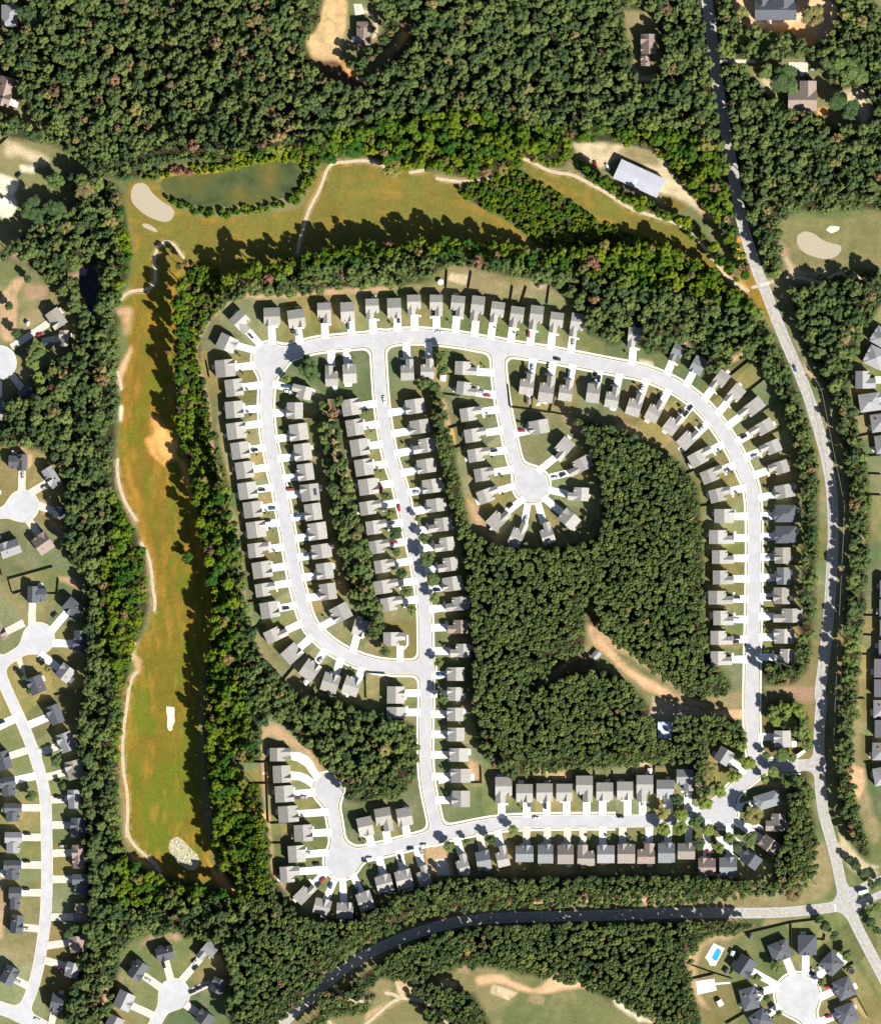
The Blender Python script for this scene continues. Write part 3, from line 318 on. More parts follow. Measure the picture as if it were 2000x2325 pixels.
# houses: tile x y facing depth width driveway-offset [style/colour] [>tx,ty driveway target | - none]
HOUSES = [
('fairway side of the western street','north', '''A 415 640 25 155 125 -.5 g >650,700;A 400 843 -6 160 140 0;A 470 1000 -7 140 138 .1;A 473 1177 -5 145 135 .2;A 490 1348 -8 155 132 -1;A 520 1507 -8 145 135 .1;A 555 1665 -8 140 135 .1;D 580 50 -8 150 135 0;D 620 203 -8 145 130 0;D 650 365 -8 155 132 -1;D 670 530 -7 172 116 0;D 697 690 -9 155 132 0;D 725 850 -9 165 106 -1;D 758 1015 -10 148 130 0;D 810 1210 -25 185 105 .3;D 940 1368 -42 150 122 .2;D 1085 1503 -55 150 130 .2;D 1250 1605 -72 150 135 .6;D 1420 1632 -70 145 130 1'''),
('north side of the top street','west', '''A 537 470 47 175 125 .5 g >690,660;A 777 425 88 145 132 .2;A 975 440 82 145 138 0;A 1200 397 88 170 110 0;A 1388 385 87 155 112 -.8;A 1588 362 88 165 108 0;A 1765 355 88 160 112 -.8;B 143 330 88 165 110 0;B 322 335 90 175 106 -.1;B 495 340 95 170 112 0;B 655 360 97 205 108 0;B 815 392 98 175 108 .9;B 972 430 98 175 110 .8;B 1130 435 97 200 108 .9;B 1292 475 97 170 107 .8;B 1457 495 98 195 105 .7;C 140 595 95 165 105 0'''),
('outer side of the eastern curve','north', '''C 485 715 112 165 92 .4 b;C 655 820 118 140 105 .3 b;C 830 945 128 175 100 .3;C 950 1060 130 175 105 .3;C 1085 1172 142 220 103 .3;C 1170 1330 150 200 100 .3;C 1240 1487 157 170 103 .3;C 1305 1650 162 165 103 .3'''),
('highway side of the eastern street','north', '''F 1355 55 170 160 108 -.6;F 1362 235 180 175 140 -.6 hk;F 1365 405 180 172 140 -.5 hk;F 1338 575 180 128 130 -.4 c;F 1345 740 180 110 138 -.4 b;F 1330 900 180 130 134 -.4 c;F 1380 1060 180 235 112 -.3;F 1350 1227 180 160 117 -.3;F 1353 1388 180 165 115 -.3'''),
('south side of the top street','west', '''A 1260 905 268 165 106 0;A 1405 888 267 155 110 -.6;B 88 855 268 172 108 0;B 250 848 269 168 108 .5'''),
('inner side of the eastern curve','west', '''B 1055 970 277 175 115 .9;B 1215 1010 279 220 120 .6;B 1370 1020 278 175 110 1;B 1590 1045 278 155 108 .9;B 1745 1075 280 175 110 .9;C 145 1135 288 190 115 1;C 305 1185 297 185 110 1;C 455 1292 308 180 108 1;C 580 1408 315 190 108 .9;C 680 1558 332 205 110 -.3;C 772 1703 338 190 104 -.3;F 835 82 -14 180 108 -.3'''),
('wood side of the eastern street','north', '''F 865 255 0 160 112 .1;F 845 425 0 205 112 .3;F 855 587 0 177 110 .4;F 858 752 0 170 112 .4;F 838 915 0 202 110 .4;F 860 1080 0 165 116 .4;F 845 1240 0 180 112 .5;F 842 1405 0 173 112 .4'''),
('inner side of the western street','north', '''A 1018 1035 194 165 105 .3;A 963 1185 180 130 132 -.6;A 995 1358 172 150 135 -.9;A 1028 1520 172 138 138 -.8;A 1050 1682 172 130 136 -.8;D 1085 65 173 150 136 0 !solar;D 1110 222 172 135 136 -.7;D 1145 378 172 150 138 -1;D 1180 540 172 160 116 -.8;D 1205 700 172 135 130 -.9;D 1230 866 172 135 132 -.9;D 1335 1038 152 155 130 -.8;D 1490 1158 105 135 115 .3'''),
('west side of the middle street','north', '''A 1417 1157 -9 148 132 0;A 1447 1321 -9 140 132 0;A 1485 1482 -9 148 134 0;A 1520 1643 -9 145 134 0;E 130 18 -8 155 130 0;E 150 187 -9 178 110 -.2;E 197 345 -8 170 110 -.3;E 220 503 -9 170 106 -.3;E 262 660 -9 165 104 -.3;E 275 825 -9 200 108 -.3;E 320 965 -9 178 108 -.2;E 340 1250 0 178 110 0 g >-;E 352 1702 0 142 138 -.4;G 1425 62 0 155 88 0'''),
('east side of the middle street','north', '''B 152 1150 172 155 118 -.8;B 190 1315 171 160 112 -.8;B 222 1470 171 180 114 -.9;B 243 1632 171 150 114 -.9;E 648 12 172 160 112 -.9;E 680 167 172 160 108 -.9;E 710 327 172 195 108 -.9;E 743 485 172 162 110 -.3;E 772 648 172 165 110 -.8;E 812 803 171 160 115 -.6;E 850 965 173 195 110 -.7;E 853 1150 180 165 108 -.3 n;E 873 1343 180 165 108 -.2;E 838 1533 180 140 108 -.3;E 835 1695 180 130 110 0;H 120 77 180 130 108 0;H 127 240 180 135 110 0;H 150 405 180 150 108 0;H 165 573 180 160 112 -.3;H 165 760 180 145 132 -.4'''),
('west side of the short central street','north', '''B 562 843 3 180 108 1;B 568 1008 7 168 106 1;B 605 1212 -9 180 108 -.2;B 640 1382 -9 180 108 -.2;B 668 1542 -9 180 106 -.2;B 712 1700 -9 165 106 -.2'''),
('central cul-de-sac','west going anticlockwise', '''E 1100 85 -20 180 108 -.2 g >1310,10;E 1182 277 -45 185 120 .3 g >1390,110;E 1337 405 -67 215 105 .6 g >1420,150;E 1572 395 -108 175 105 0 g >1500,150;Q 1042 638 222 155 118 0 g >830,460;Q 1112 434 183 170 108 -.2 g >870,400;B 1480 1630 152 205 108 -.5 g >1230,1725;B 1343 1495 130 190 112 0 g >1140,1680;B 1152 1317 170 160 112 -.6'''),
('west side of the southwestern court','north', '''G 490 402 0 172 108 0 g >-;G 500 560 -3 142 138 .2 g >-;G 520 720 -4 150 132 .2;G 552 883 -4 160 132 .2;G 673 1037 -3 145 134 .2;G 621 1205 -4 140 134 .3;G 567 1370 -4 162 128 -.5'''),
('foot of the southwestern court','west', '''G 688 1522 -45 185 98 0;G 828 1632 -76 125 135 .4 g >935,1395;G 1010 1665 -88 130 134 -.3 g >990,1400;G 1175 1588 -108 148 122 -.3 g >1070,1370'''),
('south side of the bottom street','west', '''G 1328 1445 -105 135 132 .4;G 1488 1413 -103 150 132 .3;G 1645 1382 -105 165 105 .2;H 178 1290 -105 165 100 .4;H 347 1258 -100 150 115 .2 b;H 498 1225 -103 170 100 .3;H 678 1205 -90 132 145 .5 b;H 848 1207 -90 150 125 .5 b;H 1010 1210 -90 155 130 .5 t;H 1175 1216 -90 170 140 -.7 t;H 1335 1208 -90 145 140 -.7 s;H 1500 1205 -90 155 142 -.8 t;H 1660 1203 -90 165 142 .8 n;I 42 1555 -90 160 135 .5 b;I 203 1540 -90 130 140 .6 t'''),
('north side of the bottom street','west', '''G 1175 982 78 150 122 -.5;G 1325 930 80 195 130 0;G 1492 905 80 145 122 .2;H 510 690 90 215 136 .5;H 678 713 90 145 134 -.6;H 840 708 90 145 132 -.6;H 1000 708 90 140 130 -.6;H 1162 680 90 215 135 -.6;H 1326 700 90 145 136 .5;H 1490 693 90 145 130 -.7;H 1650 675 90 215 135 .5;I 34 1035 90 145 142 -.4 s;I 193 965 90 175 138 -.7 s'''),
('southeastern corner','north', '''I 980 632 180 135 135 .5;I 505 770 32 125 125 .3 s;I 860 1128 163 210 125 .3 hb;I 925 1307 180 162 143 -.6 t >-;I 878 1490 215 160 110 0 n;I 728 1610 215 150 110 0 k;I 540 1668 -90 155 142 .5 b;I 370 1670 -90 145 140 0 n'''),
('left long street, west side','north', '''N 35 1165 -18 115 150 -.6 k;N 72 1372 -12 135 150 -.8 Lk;M 112 68 0 145 150 -.7 Lk;M 115 312 0 140 170 -.8 Ls;M 108 532 0 145 155 -.6 Lk;M 130 762 0 105 180 -.8 Lk;M 142 972 6 100 150 .6 k;M 82 1385 28 115 150 .3 k'''),
('left long street, east side','north', '''N 300 552 158 130 140 .9 k >150,330;N 452 790 158 110 155 0 k;N 540 1015 160 125 155 -.2 s;N 610 1237 165 135 150 0 c;N 607 1475 178 102 150 0 s;M 637 190 180 115 155 .5 k;M 640 425 178 95 190 .7 n;M 660 650 180 140 165 .4 Lk;M 665 880 180 140 150 0 Ln;M 632 1132 172 130 130 .6 n;M 592 1343 195 110 120 .5 s'''),
('left upper court','west going clockwise', '''O 88 875 250 120 165 0 s >-;O 150 178 92 135 150 -.5 Lk;O 425 298 148 95 170 -.4 s;O 490 590 200 95 95 0 k;O 355 835 235 150 135 .3 n'''),
('left lower court','west going clockwise', '''O -5 1540 -27 95 175 .8 n;O 305 1248 92 135 152 .2 Lk;O 595 1352 130 120 140 .4 k;N 652 200 182 100 178 -.5 k;N 535 455 218 120 125 -.2 s'''),
('round court at the bottom','west going clockwise', '''M 930 1775 25 130 120 -.3 s >-;M 1010 1590 25 140 145 .4 s;M 1120 1345 35 120 155 .3 k;M 1340 1208 75 110 145 .4 k;M 1688 1190 130 190 110 .4 s;M 1662 1735 215 130 110 0 k'''),
('southeastern round court','west going clockwise', '''J 805 1745 -35 150 150 0 hk;J 712 1575 -15 135 180 -.6 hk;J 672 1310 33 150 155 .1 k >960,1480;J 960 1185 68 150 165 -.6 hk;J 1180 1140 90 160 152 .3 hk;J 1378 1290 135 150 155 0 hk;J 1480 1490 155 150 165 .3 hk;J 1500 1702 160 160 165 .4 hk'''),
('right edge beyond the highway','north', '''r 1243 690 -150 170 170 0 hs >-;r 1190 880 -155 190 190 0 hs >-;r 1090 1088 0 190 165 0 s;r 1130 1300 -8 200 170 0 hs;r 1235 1490 -8 190 170 0 hs;r 1275 1690 -8 190 170 0 hs >-;q 1320 980 0 190 160 0 s >-;q 1315 1160 0 190 160 0 s >-;q 1320 1350 0 190 155 0 s >-;q 1310 1540 0 190 155 0 s >-;I 1810 60 0 180 150 0 s >-;I 1810 222 0 180 142 0 s >-;I 1805 390 0 180 142 0 hs >-;I 1815 550 0 180 142 0 s >-;I 1795 733 0 180 142 0 hs >-;I 1805 930 -10 180 145 0 hs >-'''),
]
SINGLES = [ # tile x y facing depth width offset style, label
 ('b 1125 265 0 110 185 0 hn >-', 'grey-brown hip roofed house beside the straw coloured field in the northern wood'),
 ('c 1630 350 180 120 160 0 n >-', 'brown cross gabled house half hidden in the wood west of the highway'),
 ('c 1605 480 180 70 80 0 n >-', 'small brown garage building just south of the house hidden in woods'),
 ('d 895 50 270 225 325 .3 Pk >-', 'long dark slate house on bare orange earth at the top edge'),
 ('d 1105 755 270 235 225 .1 Pn >-', 'brown L-shaped farmhouse in the northeastern clearing, long wing'),
 ('a 82 125 90 170 130 0 hs >-', 'silver-grey hip roofed house at the top left corner of the wood'),
 ('a 40 720 15 120 230 0 n >-', 'tan roofed house with white porch at the left edge in woods'),
 ('P 462 440 145 120 150 .2 c >95,670', 'beige gabled house with long driveway and red car beside pond wood'),
 ('P 525 600 180 75 130 .2 t >345,630', 'small shaded taupe house just south of the beige gabled house'),
 ('P 215 1040 225 90 110 0 k >100,900', 'dark roofed house deep in tree shade southeast of the left edge court'),
 ('P -8 1180 180 95 170 0 s >-', 'grey house cut by the left edge below its court'),
 ('M 468 1605 102 150 100 .4 k >415,1800', 'dark ridged house at the corner of the bottom left crossroads'),
 ('M 1770 1470 205 110 120 0 k >1530,1530', 'dark house in tree shade east of the round court at the bottom'),
]
CARS = '''A 605 580 45 k;A 945 535 85 k;A 980 558 80 s;A 1395 500 88 b;A 882 990 8 b;A 905 1030 8 w;A 1685 1095 83 w;A 1525 1178 -5 k;A 638 1505 -8 k;
B 20 450 90 k;B 345 548 3 w;B 1070 565 95 r;B 1430 632 100 s;B 1300 768 8 k;B 1100 838 97 s;B 1235 828 100 w;B 1395 880 98 b;B 1612 905 98 k;B 1640 930 98 k;B 685 1035 5 s;B 733 1063 2 r;B 1015 1348 -5 r;B 1285 1730 -8 w;B 790 1510 -9 k;B 1345 1705 -30 k;
C 205 1000 -65 s;C 352 1065 -62 k;C 525 1190 -52 k;C 560 1212 -52 k;C 595 1165 -52 k;C 685 1325 -45 s;C 1028 1396 -28 k;C 1115 1555 -22 s;C 890 1675 -15 s;C 1440 845 72 b;
D 695 45 -5 k;D 925 40 -5 r;D 780 195 -8 b;D 740 295 -8 k;D 985 255 -8 b;D 1065 572 -8 b;D 890 1003 -10 k;D 1170 1420 -50 s;
E 230 15 75 r;E 378 190 82 r;E 340 470 -8 r;E 325 315 -8 s;E 520 65 -5 s;E 685 855 -5 k;E 712 1540 0 b;
F 1210 282 0 k;F 1220 450 0 k;F 1235 592 0 s;F 1275 762 0 s;F 970 915 0 k;F 970 1240 0 k;F 960 1273 0 k;F 970 1092 0 w;F 1238 925 0 k;
G 625 755 0 n;G 680 750 0 s;G 668 1307 -5 k;G 780 1290 -5 k;G 795 1456 -42 k;G 832 1416 -42 r;G 898 1465 -75 b;G 1105 1490 70 b;G 1210 1246 -8 w;G 1542 1164 -10 k;G 1650 1140 -10 w;G 1458 1245 78 k;G 1632 1190 72 s;G 710 1202 -4 s;
H 718 803 90 b;H 775 918 -2 w;H 1455 905 0 k;H 848 818 90 k;H 1635 795 90 s;
I 210 1085 90 s;I 240 1082 90 w;I 555 850 35 s;I 602 876 35 k;I 380 1558 90 r;I 745 1210 20 s;
M 225 243 0 k;M 220 466 0 k;M 215 690 0 k;M 212 1012 0 s;M 150 1440 20 s;M 485 1335 22 r;M 515 342 0 s;M 545 138 0 b;M 1330 1302 75 k;M 1580 1275 -45 s;M 1585 1328 -45 k;M 1205 1425 32 s;M 1560 1522 -22 k;M 1610 1496 -22 k;M 1660 1470 -22 k;M 1692 1442 -22 s;M 310 1748 22 w;
N 470 1458 0 k;N 495 1466 0 k;N 18 855 -20 k;O 190 285 92 s;O 365 380 -32 s;O 445 1412 -45 k;P 325 572 -25 r;P 425 640 5 b;
J 805 1502 12 k;J 1235 1350 40 s;J 1292 1332 40 w;J 1352 1484 10 r;J 1358 1722 -12 r;J 870 1690 -40 k;d 1140 600 90 k;d 1195 545 0 s;a 150 1375 -48 k;c 1215 1290 80 r;Q 565 530 -45 k;Q 690 635 -70 s;c 1310 1310 60 w'''
TRUCKS = '''I 1130 752 -35 w;J 1635 713 -15 w;a 58 1580 40 w'''
# fences: polylines
FENCES = ['B 415,0 405,200','B 610,60 585,200','B 945,180 925,300','B 1055,185 1010,330','B 1245,150 1220,330','C 1150,720 900,920','C 1210,920 1020,1070','C 1290,1130 1150,1210','C 1350,1330 1230,1380',
 'B 905,975 925,1160 1090,1180 1240,1205 1280,1070','B 1105,1060 1092,1180','B 390,1055 520,1070','B 420,895 560,920','B 1240,1200 1370,1225','A 1225,1090 1245,1250 1390,1250','A 1220,1090 1340,1090','A 1030,1245 1150,1240','A 250,785 275,920',
 'D 860,1600 960,1480','D 1080,1710 1130,1620','D 590,955 680,940','D 620,1175 720,1130','E 110,1530 115,1735','E 110,1525 270,1535','G 410,965 630,950','G 415,1125 560,1125','G 150,465 530,475','G 230,645 570,635','G 375,460 395,960','B 430,1330 560,1290','B 470,1490 570,1460',
 'H 580,560 590,760','H 742,530 750,640','H 1250,540 1250,640','H 1395,540 1400,640','H 1735,490 1725,760','H 1735,490 1800,490','H 330,500 335,635 230,635','H 1070,550 1075,640','H 1555,550 1560,640',
 'O 75,1125 435,1025','O 75,1125 110,1245 200,1220','O 480,1120 470,1245 390,1245','O 0,1000 25,1100','N 450,640 700,575','M 700,765 890,770 885,1000 670,1000','M 680,525 840,525','a 0,1140 70,1075',
 'J 680,1055 1055,965 1260,940','J 1055,965 1055,1170','J 220,1300 420,1370 580,1420','J 265,1420 430,1380','J 560,1380 700,1200','J 530,1782 690,1690','J 1260,1100 1320,1105 1330,1060','J 1480,1340 1560,1290','J 1520,1590 1590,1560 1680,1730','r 910,1450 1243,1380','r 950,1640 1243,1580','r 1020,1640 1090,1810 1095,1975','r 1090,1810 1243,1800','r 1095,1975 1243,1980','q 1100,100 1243,105','q 1040,1235 1220,1240','q 1000,1320 1000,1590','q 1000,1410 1200,1430','q 1030,1600 1180,1610','I 1650,830 1800,810','I 1530,310 1650,310','F 620,185 750,170','F 680,1000 880,1000','F 660,1140 870,1150','C 560,1700 780,1600','F 1410,655 1560,655','F 1400,815 1550,820']
# individual trees: tile x y r(zoomed px) kind(d/p/y/b/o)
YARD = '''A 1080 850 92 d;A 1060 760 30 d;B 375 760 62 d;B 375 850 45 d;A 900 935 32 y;D 95 590 45 p;E 275 95 42 d;E 310 235 36 d;E 350 395 52 d;E 360 552 38 d;E 400 715 48 d;E 440 862 46 d;E 480 1012 42 d;E 530 275 30 d;E 575 430 42 d;E 600 605 62 d;E 650 765 62 d;E 665 920 45 d;E 725 1725 50 d;E 700 1440 38 d;E 265 1350 42 d;
H 590 1012 48 d;H 215 1105 28 d;H 405 1090 45 d;H 70 1140 45 d;G 1410 742 46 d;G 1210 1305 20 d;I 700 825 62 y;I 590 935 52 y;I 470 1042 58 y;I 350 1150 58 y;I 400 880 70 o;I 370 940 60 o;I 20 1235 55 y;I 160 1245 60 y;I 20 1360 55 y;I 160 1350 62 y;I 130 1120 50 d;I 280 1300 55 d;I 380 1368 55 y;I 310 1480 55 d;I 470 1510 48 d;I 550 1430 48 d;I 610 1510 42 d;I 720 1440 62 d;I 740 1250 85 o;I 690 1190 40 d;I 975 755 62 d;I 850 765 35 d;I 1060 785 40 d;I 1180 680 52 d;I 1185 600 42 y;I 910 420 60 d;I 1000 400 60 y;I 1110 400 65 y;I 1150 480 50 d;I 930 490 50 y;I 1050 500 55 d;I 835 955 40 y;I 910 900 50 d;I 1020 960 65 d;I 1130 1000 65 d;I 1190 1080 60 d;I 650 690 50 y;I 640 600 55 d;I 590 560 55 p;
A 950 1250 25 d;J 930 1320 48 d;J 770 1400 36 d;J 1280 930 40 p;J 1330 990 42 p;J 1400 1060 38 p;J 1500 1220 42 d;J 1290 1440 32 d;J 950 1690 30 d;J 850 1570 32 d;J 1570 500 45 p;J 1510 450 32 p;J 1640 560 45 p;J 1070 720 75 o;J 1690 860 40 d;J 1700 950 40 p;J 1740 1020 38 p;J 1740 830 35 d;J 1700 650 40 p;J 1760 630 40 p;
N 460 1160 50 d;N 260 1450 48 d;N 395 420 32 o;N 195 490 28 p;N 240 600 28 p;N 515 1370 28 d;M 660 1280 42 d;M 620 1000 48 p;M 560 1050 45 p;P 80 340 42 p;P 230 120 38 p;P 140 560 45 p;P 310 700 70 d;P 270 800 60 d;P 320 930 60 y;P 460 940 60 d;
A 1320 1110 40 d;A 1200 1150 45 d;A 1200 1240 45 d;A 1210 1420 48 d;A 1230 1500 48 d;A 1220 1600 50 d;A 1260 1700 52 d;B 310 990 50 d;B 230 960 48 d;B 330 1080 48 d;B 340 1180 46 d;
d 580 350 45 y;d 600 400 40 d;d 960 620 110 d;d 820 560 60 d;d 1000 680 70 d;d 1450 560 110 d;d 1380 800 90 p;d 1480 870 80 p;d 1330 560 70 d;d 1560 600 80 d;d 640 110 60 o;d 1180 130 90 o;d 860 300 60 d;d 1000 330 70 d;d 780 370 60 d;a 210 100 70 p;a 260 160 70 p;a 250 1640 90 p;a 440 1640 85 p;a 320 1700 80 p;a 490 1700 80 d;a 670 1500 90 o;a 440 1420 70 d;c 1560 1630 45 d;b 1350 1330 75 o;b 1050 1170 80 d'''
# ---------------------------------------------------------------- raster fields (1 m grid)
HS = 1.0
gx = np.arange(-332, 333, HS); gy = np.arange(-382, 383, HS)
GX, GY = np.meshgrid(gx, gy)
NX, NY = len(gx), len(gy)
BIG = 60.0
def WPL(spec): return [W(*p) for p in (PL(spec) if isinstance(spec, str) else spec)]
def win(pts, pad):
    xs = [p[0] for p in pts]; ys = [p[1] for p in pts]
    i0 = max(0, int((min(xs)-pad-gx[0])/HS)); i1 = min(NX, int((max(xs)+pad-gx[0])/HS)+2)
    j0 = max(0, int((min(ys)-pad-gy[0])/HS)); j1 = min(NY, int((max(ys)+pad-gy[0])/HS)+2)
    return slice(j0, max(j0, j1)), slice(i0, max(i0, i1))
def seg_dist(X, Y, a, b):
    ax, ay = a; bx, by = b; dx, dy = bx-ax, by-ay; L = dx*dx+dy*dy+1e-9
    t = np.clip(((X-ax)*dx+(Y-ay)*dy)/L, 0, 1)
    return np.hypot(X-ax-t*dx, Y-ay-t*dy)
def smooth(pts, it=2):
    for _ in range(it):
        q = [pts[0]]
        for a, b in zip(pts, pts[1:]):
            q += [(a[0]*.75+b[0]*.25, a[1]*.75+b[1]*.25), (a[0]*.25+b[0]*.75, a[1]*.25+b[1]*.75)]
        q.append(pts[-1]); pts = q
    return pts
def line_sdf(pts, hw, pad=22, soft=True):
    if soft and len(pts) > 2: pts = smooth(pts)
    out = np.full((NY, NX), BIG)
    for a, b in zip(pts, pts[1:]):
        s = win([a, b], pad+hw); 
        if out[s].size: out[s] = np.minimum(out[s], seg_dist(GX[s], GY[s], a, b)-hw)
    return out
def poly_sdf(pts, pad=12, soft=True):
    if soft and len(pts) > 5:
        q = smooth(pts+[pts[0]], 2); pts = q[:-1]
    out = np.full((NY, NX), BIG); s = win(pts, pad)
    X, Y = GX[s], GY[s]
    if X.size == 0: return out
    d = np.full(X.shape, BIG); ins = np.zeros(X.shape, bool)
    for a, b in zip(pts, pts[1:]+pts[:1]):
        d = np.minimum(d, seg_dist(X, Y, a, b))
        if a[1] != b[1]:
            c = ((a[1] > Y) != (b[1] > Y)) & (X < (b[0]-a[0])*(Y-a[1])/(b[1]-a[1])+a[0]); ins ^= c
    out[s] = np.where(ins, -d, d); return out
def smin(a, b, k):
    h = np.clip(.5+.5*(b-a)/k, 0, 1); return b*(1-h)+a*h-k*h*(1-h)
def noise(wl, seed, ax=1.0, ay=1.0):
    r = np.random.default_rng(seed); n = int(900/wl)+4
    g = r.random((int(n/ay)+4, int(n/ax)+4))
    u = (GX+400)/(wl*ax); v = (GY+450)/(wl*ay)
    i = np.floor(u).astype(int); j = np.floor(v).astype(int); fu = u-i; fv = v-j
    fu = fu*fu*(3-2*fu); fv = fv*fv*(3-2*fv)
    i = np.clip(i, 0, g.shape[1]-2); j = np.clip(j, 0, g.shape[0]-2)
    return (g[j,i]*(1-fu)+g[j,i+1]*fu)*(1-fv)+(g[j+1,i]*(1-fu)+g[j+1,i+1]*fu)*fv
def fbm(wl, seed, ax=1.0, ay=1.0, o=4):
    t = 0; a = 1; s = 0
    for k in range(o):
        t = t+a*noise(max(1.2, wl/2**k), seed+k*17, ax, ay); s += a; a *= .6
    return t/s
def sample(F, x, y):
    i = int(round((x-gx[0])/HS)); j = int(round((y-gy[0])/HS))
    return F[min(max(j, 0), NY-1), min(max(i, 0), NX-1)]

def road_field(lines, bulbs, k):
    f = None
    for spec, hw in lines:
        d = line_sdf(WPL(spec), hw*PX); f = d if f is None else smin(f, d, k)
    for spec, r in bulbs:
        c = WPL(spec)[0]; d = np.hypot(GX-c[0], GY-c[1])-r*PX; f = smin(f, d, 6)
    return f
SF = road_field(STREETS, BULBS, 5.5); OF = road_field(OLD_STREETS, OLD_BULBS, 6)
HF = road_field(HIGHWAY, [], 7)
PF = np.full((NY, NX), BIG)
for s_ in PATHS: PF = np.minimum(PF, line_sdf(WPL(s_), 1.15))

def clip_poly(poly, iso, keep_less):
    out = []; n = len(poly)
    for i in range(n):
        p, q = poly[i], poly[(i+1) % n]
        ip = (p[2] <= iso) if keep_less else (p[2] >= iso); iq = (q[2] <= iso) if keep_less else (q[2] >= iso)
        if ip: out.append(p)
        if ip != iq:
            t = (iso-p[2])/(q[2]-p[2]); out.append((p[0]+t*(q[0]-p[0]), p[1]+t*(q[1]-p[1]), iso))
    return out
def band(F, lo, hi, z, name, m, kind='structure', excl=None):
    a = F[:-1,:-1]; b = F[:-1,1:]; c = F[1:,1:]; d = F[1:,:-1]
    mn = np.minimum(np.minimum(a,b), np.minimum(c,d)); mx = np.maximum(np.maximum(a,b), np.maximum(c,d))
    act = (mx >= lo) & (mn <= hi)
    if excl is not None: act &= ~excl[:-1,:-1]
    full = act & (mn >= lo) & (mx <= hi)
    mb = MB(); J, I = np.nonzero(full)
    for j, i in zip(J, I):
        x, y = gx[i], gy[j]; mb.poly([(x,y,z),(x+HS,y,z),(x+HS,y+HS,z),(x,y+HS,z)])
    J, I = np.nonzero(act & ~full)
    for j, i in zip(J, I):
        x, y = gx[i], gy[j]
        q = [(x,y,F[j,i]),(x+HS,y,F[j,i+1]),(x+HS,y+HS,F[j+1,i+1]),(x,y+HS,F[j+1,i])]
        for t in ((q[0],q[1],q[2]), (q[0],q[2],q[3])):
            p = clip_poly(list(t), hi, True)
            if len(p) > 2: p = clip_poly(p, lo, False)
            if len(p) > 2: mb.poly([(e[0], e[1], z) for e in p])
    o = mb.build(name, m); tag(o, kind=kind); return o
nearhw = (HF < 1.2)
band(SF, -50, 0, .05, 'street', M['street'])
band(SF, -.12, .38, .11, 'kerb', M['kerb'], excl=nearhw)
swex = (HF < 3) | ((GX > W(1395, 0)[0]) & (GX < W(1625, 0)[0]) & (GY < W(0, 1745)[1])) | ((GX > W(1691, 0)[0]) & (GX < W(1720, 0)[0]) & (GY < W(0, 1500)[1]) & (GY > W(0, 1640)[1]))
band(SF, 1.0, 2.3, .08, 'sidewalk', M['concrete'], excl=swex)
band(OF, -50, 0, .05, 'street', M['old_street'])
band(OF, -.1, .35, .10, 'kerb', M['kerb'])
band(HF, -50, 0, .08, 'highway', M['highway'])
OFS = road_field(OLD_STREETS[-1:], OLD_BULBS[-1:], 6)
band(OFS, 1.0, 2.2, .08, 'sidewalk', M['concrete'])
band(PF, -50, 0, .14, 'path', M['cart_path'])

# ---------------------------------------------------------------- ground sheet with its own surface colours
LAND = fbm(14, 3); FINE = fbm(4, 5, o=3); MICRO = np.random.default_rng(9).random((NY, NX))
EDGE = (fbm(7, 21)-.5)*5.0+(MICRO-.5)*1.2
col = np.zeros((NY, NX, 3)); 
def mixc(mask, c):
    global col
    m_ = mask[..., None]; col = col*(1-m_)+np.array(c)*m_ if not isinstance(c, np.ndarray) else col*(1-m_)+c*m_
def gc(k): return np.array(GROUND_COL[k])
big = fbm(38, 31)
lawn = gc('lawn')*(1-np.clip((big-.42)*4, 0, 1))[...,None]+gc('lawn_green')*np.clip((big-.42)*4, 0, 1)[...,None]
dry = np.clip((fbm(20, 77)-.52)*5, 0, 1)*.7
lawn = lawn*(1-dry[...,None])+gc('lawn_dry')*dry[...,None]
# every lot keeps its own grass tone, as separately mown and watered plots do
near = np.full((NY, NX), 32.0); tone = np.ones((NY, NX)); warm = np.zeros((NY, NX)); lr = np.random.default_rng(44)
for row_, end_, data_ in HOUSES:
    for ent_ in data_.split(';'):
        f_ = ent_.split(); c_ = W(*TP(f_[0], float(f_[1]), float(f_[2]))); s_ = win([c_], 32)
        d_ = np.maximum(np.abs(GX[s_]-c_[0]), np.abs(GY[s_]-c_[1]))*.6+.4*np.hypot(GX[s_]-c_[0], GY[s_]-c_[1]); u_ = d_ < near[s_]
        tone[s_] = np.where(u_, lr.uniform(.82, 1.22), tone[s_]); warm[s_] = np.where(u_, lr.uniform(-.16, .16), warm[s_]); near[s_] = np.minimum(near[s_], d_)
lawn = lawn*(tone[..., None]*np.stack([1+warm, np.ones_like(warm), 1-warm], -1))
col = lawn.copy()
FOR = np.full((NY, NX), BIG)
for s_ in FOREST: FOR = np.minimum(FOR, poly_sdf(WPL(s_)))
CLR = np.full((NY, NX), BIG)
for s_ in CLEAR: CLR = np.minimum(CLR, poly_sdf(WPL(s_)))
FOR = np.maximum(FOR, -CLR)
lit = gc('litter')*(1-np.clip((fbm(9, 41)-.45)*4, 0, 1))[...,None]+gc('redlitter')*np.clip((fbm(9, 41)-.45)*4, 0, 1)[...,None]*.4
mixc(np.clip(.5-(FOR+EDGE*.5)/4, 0, 1), lit)
FAIR = np.full((NY, NX), BIG)
for s_ in FAIRWAY: FAIR = np.minimum(FAIR, poly_sdf(WPL(s_)))
n1 = np.clip((fbm(14, 51, .6, 1.6, 6)-.44)*6, 0, 1)[...,None]; n2 = np.clip((fbm(8, 61, .5, 1.9, 6)-.53)*7, 0, 1)[...,None]
n3 = np.clip((fbm(10, 161, 1.9, .6, 6)-.53)*6, 0, 1)[...,None]
south = np.clip((W(0, 560)[1]-GY)/40, 0, 1)[...,None]
